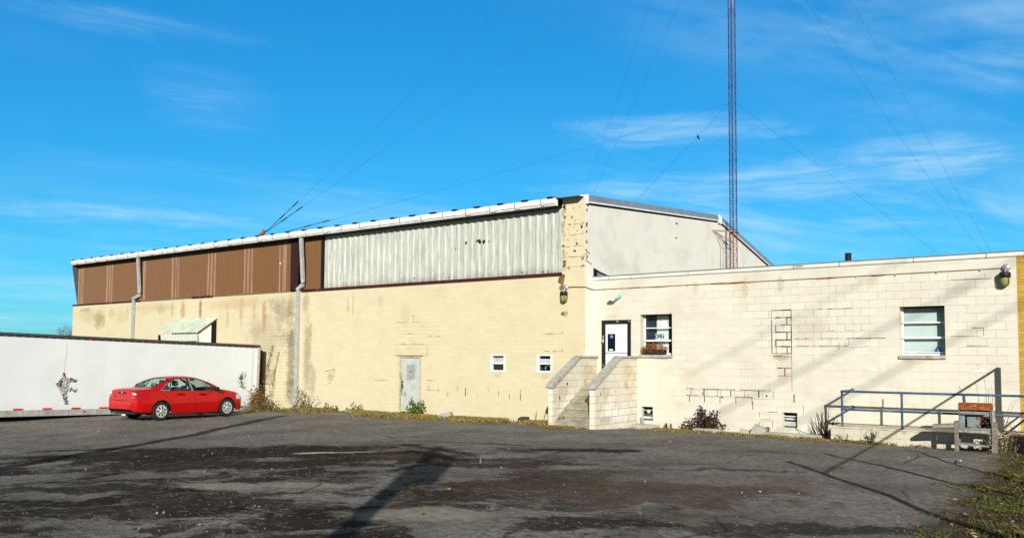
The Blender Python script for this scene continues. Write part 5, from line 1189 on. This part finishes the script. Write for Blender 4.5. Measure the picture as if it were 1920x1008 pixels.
cbar = thing('shade_block', 'unseen low block added outside the right edge to shade the ledge end', 'shade caster', (0, 20.6, .1)); b = MB(); b.prism([(20.4, -.1), (20.85, -.1), (20.7, .9), (20.55, .9)], 'x', -1.5, 1.6, 0); b.build('body', M['concrete_grey'], cbar)  # unseen block, added only to throw shade on the ledge end
for i, ((sa, ha), (sb_, hb)) in enumerate((((-9.2, .7), (0., 5.55)), ((-7.6, .2), (.5, 4.85)), ((-9.5, 2.1), (-4.2, 4.8)))):
    sc = thing('overhead_cable', '%s overhead cable behind the photographer throwing a soft band on the annex wall' % ('upper', 'lower', 'third')[i], 'cable', (12, -6, 10), 'overhead cables throwing the soft bands')
    lam = 27.; a, q = (Vector((u + SK * lam, T1 - lam, v + SM * lam)) for u, v in ((sa, ha), (sb_, hb)))
    d = q - a; a, q = a - d * .15, q + d * .15
    b = MB(); b.tube([a, q], .024 if i < 2 else .014, 8); b.build('cable', M['trim'], sc)

# ------------------------------------------------------------------ plants
def leaf(mb, p, r, m=0, lng=1.6, nrm=None):
    a = Vector([rnd.gauss(0, 1) for _ in range(3)]).normalized(); n_ = Vector([rnd.gauss(0, 1) for _ in range(3)]) if nrm is None else Vector(nrm) + Vector([rnd.gauss(0, .5) for _ in range(3)])
    c = a.cross(n_)
    if c.length < .01: return
    c.normalize(); a = a * r * lng; c = c * r * .6; p = Vector(p)
    mb.face([p - a * .5, p + c * .9 - a * .05, p + a * .6, p - c * .9 - a * .05], m)
def stem_path(p, d, ln, bend, n=7):
    p, d = Vector(p), Vector(d).normalized(); o = [p.copy()]
    for k in range(n): d = (d + Vector(bend) * .16 + Vector([rnd.gauss(0, .07) for _ in range(3)])).normalized(); p = p + d * ln / n; o.append(p.copy())
    return o
def plant(name, label, cat, x, y, stems, leafm, stemm, group=None, z=None, lr=(.02, .05), lpm=30, lng=1.5, spread=.04, start=.15, sr=1.):
    z = gz(x, y) if z is None else z; t = thing(name, label, cat, (x, y, z), group); sb, lb = MB(), MB()
    for (dx, dy, d, ln, bend, dens) in stems:
        P = stem_path((x + dx, y + dy, z - .02), d, ln, bend); sb.tube(P, [sr * .011 * (1 - .8 * k / (len(P) - 1)) + .002 for k in range(len(P))], 5, 0, False)
        for k in range(int(ln * lpm * dens)):
            f = start + (1 - start) * rnd.random(); i = min(len(P) - 2, int(f * (len(P) - 1))); q = P[i].lerp(P[i + 1], f * (len(P) - 1) - i) + Vector([rnd.gauss(0, spread) for _ in range(3)])
            if q.z > z: leaf(lb, q, rnd.uniform(*lr), 0, lng)
    sb.build('stems', stemm, t); lb.build('leaves', leafm, t); return t
stm = plain('stem', (.10, .065, .035), .8, var=.3); stg = plain('stem_green', (.10, .13, .03), .8, var=.3)
LG = leafmat('leaf_green', [(.035, .075, .012), (.08, .14, .02), (.15, .20, .035), (.05, .07, .015), (.20, .17, .05)])
LRd = leafmat('leaf_red', [(.022, .010, .009), (.05, .018, .012), (.012, .009, .008), (.09, .035, .022), (.025, .03, .01)])
LAu = leafmat('leaf_autumn', [(.22, .07, .015), (.10, .035, .012), (.28, .15, .03), (.07, .08, .02), (.33, .20, .07)])
LDk = leafmat('leaf_dark', [(.03, .045, .012), (.05, .05, .018), (.015, .02, .008), (.10, .09, .03)])
def fan(n, w, ln, out=.5, bend=.0, dens=1., yo=0.):
    o = []
    for k in range(n): f = rnd.uniform(-1, 1); o.append((f * w, rnd.uniform(-.12, .12) + yo, (f * out, rnd.uniform(-.3, .15), 1), ln * rnd.uniform(.55, 1.1) * (1 - .35 * abs(f)), (f * bend, 0, -abs(bend) * .6), dens))
    return o
plant('shrub', 'dark red-leaved shrub standing against the annex wall between the basement windows', 'shrub', -9.75, 22.22, fan(10, .10, .78, .7, .5, 1.3) + [(0, 0, (.05, 0, 1), .68, (0, 0, 0), 1.7), (0.05, 0, (-.15, 0, 1), .72, (0, 0, 0), 2.), (.2, 0, (.35, 0, 1), .62, (.1, 0, 0), 2.), (0, 0, (-.9, -.1, .8), .75, (-.2, 0, -.5), 1.6), (0.1, 0, (.9, -.1, .8), .7, (.25, 0, -.6), 1.6)], LRd, stm, lr=(.03, .06), lpm=60, spread=.05)
# dog-eared autumn thicket by the end of the trailer
plant('bush', 'rusty autumn bush at the end of the white trailer by the brown board', 'bush', -28.9, 21.1, fan(26, .45, 1.15, .35, .2, 1.), LAu, stm, lr=(.03, .065), lpm=70, spread=.09, z=-.1)
plant('bush', 'low green and brown brambles in front of the red car nose', 'bush', -27.3, 20.3, fan(30, 1.0, .6, .5, .3, 1.), leafmat('leaf_mixed', [(.05, .075, .018), (.13, .06, .02), (.10, .12, .03), (.20, .12, .05), (.03, .02, .012)]), stm, lr=(.025, .05), lpm=80, spread=.09, z=-.06)
def climber(label, pts, m, dens, lr=(.02, .05), spread=.05):
    t = thing('climbing_plant', label, 'climbing plant', pts[0], 'climbers at the trailer corner'); sb, lb = MB(), MB(); P = [Vector(p) for p in pts]; sb.tube(P, .008, 5, 0, False)
    for a, c in zip(P[:-1], P[1:]):
        for k in range(int((c - a).length * dens)): leaf(lb, a.lerp(c, rnd.random()) + Vector([rnd.gauss(0, spread) for _ in range(3)]), rnd.uniform(*lr), 0, 1.3)
    sb.build('stem', stm, t); lb.build('leaves', m, t)
climber('tall straggling vine with green leaves on the cream wall right of the brown board', [(-29.3, 21.7, 0), (-29.35, 21.8, .8), (-29.2, 21.85, 1.5), (-29.0, 21.9, 2.2), (-28.85, 21.93, 2.62)], LG, 75)
climber('thin dark vine shadowing the taller one on the cream wall', [(-28.75, 21.8, 0), (-28.8, 21.88, .7), (-28.75, 21.93, 1.4), (-28.62, 21.95, 1.9), (-28.5, 21.95, 2.35)], LDk, 50, (.015, .035))
climber('bright green ivy patch on the end of the trailer side', [(-28.93, 20.5, .9), (-28.93, 20.45, 1.15), (-28.93, 20.5, 1.5)], leafmat('leaf_bright', [(.10, .18, .02), (.16, .24, .03), (.07, .12, .02)]), 130, (.03, .06), .05)
climber('slender vine climbing the white trailer side just past the car', [(-28.8, 18.2, 0), (-28.85, 18.4, .4), (-28.9, 18.6, .8), (-28.9, 18.9, 1.15)], LG, 55, (.02, .05), .06)
plant('weed_clump', 'arching bramble at the foot of the long grey downpipe', 'weeds', -26.3, 21.55, fan(10, .35, 1.05, .8, .9, .9) , LDk, stm, 'weed clumps along the walls', lr=(.025, .055), lpm=42, spread=.06)
plant('weed_clump', 'small green weed left of the red-brown tile', 'weeds', -25.0, 21.8, fan(6, .2, .42, .5, .4, 1.2), LDk, stg, 'weed clumps along the walls', lr=(.03, .06), lpm=45)
plant('weed_clump', 'leafy green weed midway between downpipe and grey steel door', 'weeds', -23.6, 21.75, fan(7, .3, .45, .5, .4, 1.2), LG, stg, 'weed clumps along the walls', lr=(.03, .06), lpm=45)
plant('weed_clump', 'tall leafy green weed at the right foot of the grey steel door', 'weeds', -20.45, 21.7, fan(12, .2, .72, .3, .2, 1.6), LG, stg, 'weed clumps along the walls', lr=(.035, .07), lpm=55, spread=.05)
plant('weed_clump', 'thin dry stalks by the dark block left of the steps', 'weeds', -15.3, 21.75, [(0, 0, (.05, 0, 1), .5, (0, 0, 0), .1), (.35, 0, (.1, 0, 1), .6, (.05, 0, 0), .1), (.1, 0, (-.2, 0, 1), .4, (0, 0, 0), .1)], LAu, plain('dry_stalk', (.35, .27, .14), .9), 'weed clumps along the walls', lr=(.01, .02), lpm=20)
plant('weed_clump', 'bare dark twiggy bush in the corner where kerb and ledge meet', 'weeds', -6.25, 22.1, fan(34, .14, .78, .55, .1, .16), LRd, plain('twig', (.06, .03, .022), .9), 'weed clumps along the walls', lr=(.012, .025), lpm=30, z=.16)
plant('weed_clump', 'upright green weed in front of the ledge under the railing', 'weeds', -5.05, 21.3, fan(7, .12, .48, .25, .05, 1.3), LDk, stg, 'weed clumps along the walls', lr=(.012, .03), lpm=70, spread=.025)
plant('weed_clump', 'smaller upright weed at the left end of the ledge', 'weeds', -5.62, 21.3, fan(5, .1, .34, .3, .05, 1.3), LDk, stg, 'weed clumps along the walls', lr=(.012, .028), lpm=70, spread=.025)
plant('bush', 'dry climbing bush behind the barbecue growing over the ledge end', 'bush', -2.2, 21.2, fan(22, .2, .72, .5, .2, 1.3), leafmat('leaf_dry', [(.16, .11, .05), (.07, .05, .025), (.24, .17, .09), (.06, .06, .02)]), stm, lr=(.015, .04), lpm=48, spread=.07, sr=.45)
plant('bush', 'thin bare stems rising beyond the railing behind the barbecue', 'bush', -2.6, 22.3, fan(9, .4, 1.35, .45, .15, .2), LAu, stm, lr=(.010, .02), lpm=25, z=.49, spread=.06, sr=.35)
for i, (u, s, lab) in enumerate(((-13.2, .16, 'small green tuft growing at the left of the lowest entrance step'), (-10.9, .2, 'dark little weed on the annex wall foot left of the shrub'), (-8.0, .22, 'two dark sprigs behind the broken kerb'))):
    plant('weed_clump', lab, 'weeds', u, (20.2, 22.35, 22.4)[i], fan(6, .08, s, .5, .2, 2.), LDk, stg, 'weed clumps along the walls', lr=(.012, .03), lpm=90, z=(.32, .1, .16)[i], spread=.02)

# grass, litter and grit: uncountable
GRM = leafmat('grass_blade', [(.025, .055, .008), (.045, .080, .011), (.06, .085, .014), (.11, .075, .028), (.035, .05, .01), (.10, .055, .022)], .7)
def blade(mb, x, y, h, w, lean):
    a = rnd.uniform(0, 6.28); dx, dy = math.cos(a), math.sin(a); z = gz(x, y); l = rnd.uniform(.2, 1) * lean * h
    mb.face([(x - dy * w, y + dx * w, z - .01), (x + dy * w, y - dx * w, z - .01), (x + dy * w * .7 + dx * l * .4, y - dx * w * .7 + dy * l * .4, z + h * .6), (x + dx * l, y + dy * l, z + h * (1 - .25 * lean))], 0)
def nz2(x, y, s, o=0.): return noise.noise(Vector((x * s, y * s, o)))
b = MB(); cnt = 0
while cnt < 42000:
    x, y = rnd.uniform(-2.9, 2.2), 5.5 + 16 * rnd.random() ** 1.15
    e = x + .03 * y + .55 * nz2(x, y, .9) + .35 * nz2(x, y, 2.6, 4)
    d = sstep((e + 1.75) / .8) * (.10 + .90 * sstep((nz2(x, y, 1.1, 8) + .15) / .45) * sstep((nz2(x, y, 4., 9) + .5) / .6))
    if rnd.random() > d: continue
    blade(b, x, y, rnd.uniform(.018, .055), rnd.uniform(.002, .0045), 1.2); cnt += 1
for k in range(150):
    x, y = rnd.uniform(-2.0, 1.5), rnd.uniform(7, 20.5)
    if x + .03 * y + .55 * nz2(x, y, .9) < -1.2: continue
    for q in range(rnd.randint(14, 34)): blade(b, x + rnd.gauss(0, .05), y + rnd.gauss(0, .05), rnd.uniform(.05, .14), rnd.uniform(.003, .006), 1.0)
tag(b.build('verge_grass', GRM), 'short patchy green and brown grass of the verge at the right edge', 'grass', kind='stuff')
GRY = leafmat('dry_blade', [(.17, .15, .03), (.10, .12, .02), (.28, .19, .06), (.20, .09, .025), (.07, .10, .015), (.30, .22, .09)], .7)
b = MB(); cnt = 0
while cnt < 24000:
    x = rnd.uniform(-29.5, -2.6); y = 22.1 - abs(rnd.gauss(0, .55)) - (.35 if x < -13.6 else .0)
    if -13.6 < x < -11.97 and y > 19.85: y = 19.9 - abs(rnd.gauss(0, .07))
    if -8.0 < x < -6.0: y -= .12
    if x > -6.0: y = 21.4 - abs(rnd.gauss(0, .12))
    d = .95 * sstep((nz2(x, y, .55, 3) + .32) / .5) * sstep((nz2(x, y, 2.2, 6) + .45) / .6)
    if x > -13.6: d *= .62 if x < -8.2 else .35
    if x < -27 and y > 21.5: continue
    if y > 21.98 and x < -13.5: continue
    if rnd.random() > d: continue
    blade(b, x, y, rnd.uniform(.04, .19) * (1 if x < -13.6 else .6), rnd.uniform(.003, .007), 1.0); cnt += 1
tag(b.build('wall_weeds', GRY), 'strip of yellowing grass and weeds along the foot of the walls', 'weeds', kind='stuff')
b = MB()
def litter(x, y, r): 
    z = gz(x, y) + .012 + rnd.random() * .012; a = rnd.uniform(0, 6.28); c, s = math.cos(a) * r, math.sin(a) * r; k = rnd.uniform(.4, .8); t = [rnd.uniform(0, r * .8) for _ in range(4)]
    b.face([(x - c, y - s, z + t[0]), (x + s * k, y - c * k, z + t[1]), (x + c, y + s, z + t[2]), (x - s * k, y + c * k, z + t[3])], 0)
for k in range(5200):
    q = rnd.random()
    if q < .38: x, y = rnd.uniform(-2.9, 2.0), rnd.uniform(5.5, 21); 
    elif q < .72: x = rnd.uniform(-29, -2.6); y = 22.0 - abs(rnd.gauss(0, .45)) - (.45 if x > -6.1 else 0)
    elif q < .80: x, y = rnd.gauss(-9.0, .6), rnd.gauss(22.1, .12)
    elif q < .86: x, y = rnd.gauss(-6.3, .45), rnd.gauss(20.9, .25)
    else: x, y = rnd.uniform(-26, 0), rnd.uniform(5.5, 21)
    if -13.65 < x < -11.95 and y > 19.8: continue
    if q < .38 and rnd.random() > sstep((x + .03 * y + .7 * nz2(x, y, .9) + 2.0) / 1.0): continue
    if q >= .86 and rnd.random() < .75: continue
    litter(x, y, rnd.uniform(.012, .04))
tag(b.build('fallen_leaves', leafmat('litter', [(.30, .13, .04), (.16, .06, .02), (.36, .22, .09), (.10, .05, .025), (.42, .33, .2)])), 'scattered brown fallen leaves on the asphalt and verge', 'leaves', kind='stuff')
b = MB()
for k in range(4200):
    f = rnd.random() ** 1.6; z_ = 6.5 + 24 * f; xc = rnd.uniform(-.66, .64) * z_; x = .8086 * xc - .588 * z_; y = .588 * xc + .8086 * z_
    if y > 21.3 or y < 3: continue
    r = rnd.uniform(.003, .0075) * (1 + z_ / 25) * (2.6 if rnd.random() < .03 else 1); z = gz(x, y)
    v = [Vector((x + r * rnd.uniform(.6, 1.2) * dx, y + r * rnd.uniform(.6, 1.2) * dy, z + r * dz + .008)) for dx, dy, dz in ((1, 0, 0), (0, 1, 0), (-1, 0, 0), (0, -1, 0), (0, 0, .9), (0, 0, -.9))]
    b.raw(v, [(0, 1, 4), (1, 2, 4), (2, 3, 4), (3, 0, 4), (1, 0, 5), (2, 1, 5), (3, 2, 5), (0, 3, 5)], 0)
tag(b.build('loose_gravel', leafmat('pebble', [(.14, .135, .12), (.20, .19, .17), (.09, .085, .08), (.28, .27, .24), (.16, .12, .09)], .9)), 'loose grey gravel scattered over the asphalt lot', 'gravel', kind='stuff')
# bare trees far behind the warehouse
def bare_tree(x, y, h, label):
    t = thing('bare_tree', label, 'tree', (x, y, 0), 'bare trees far behind the trailer'); tb, cb_ = MB(), MB()
    def grow(mb, p, d, ln, r, lv):
        q = p + d * ln; mb.tube([p, p.lerp(q, .5) + Vector([rnd.gauss(0, .04) * ln for _ in range(3)]), q], [r, r * .8, r * .6], 5 if lv < 2 else 3, 0, False)
        if lv >= 5: return
        for k in range(3 if lv else 5):
            n_ = (d + Vector((rnd.gauss(0, .5), rnd.gauss(0, .5), rnd.gauss(.12, .3)))).normalized(); grow(cb_, p.lerp(q, rnd.uniform(.55, 1)), n_, ln * rnd.uniform(.6, .8), r * .55, lv + 1)
    grow(tb, Vector((x, y, 0)), Vector((0, 0, 1)), h * .3, h * .018, 0); tb.build('trunk', bpy.data.materials['bark'], t); cb_.build('crown', bpy.data.materials['bark'], t)
plain('bark', (.13, .11, .115), .9)
for (k, dx, dy, h, lab) in ((104, -1.051, .475, 6.2, 'leftmost low bare tree behind the white trailer roof'), (100, -1.042, .478, 7.0, 'bare tree in the middle of the three behind the trailer'), (96, -1.033, .486, 8.0, 'taller bare tree right beside the far wall end')):
    bare_tree(dx * k, dy * k, h, lab)
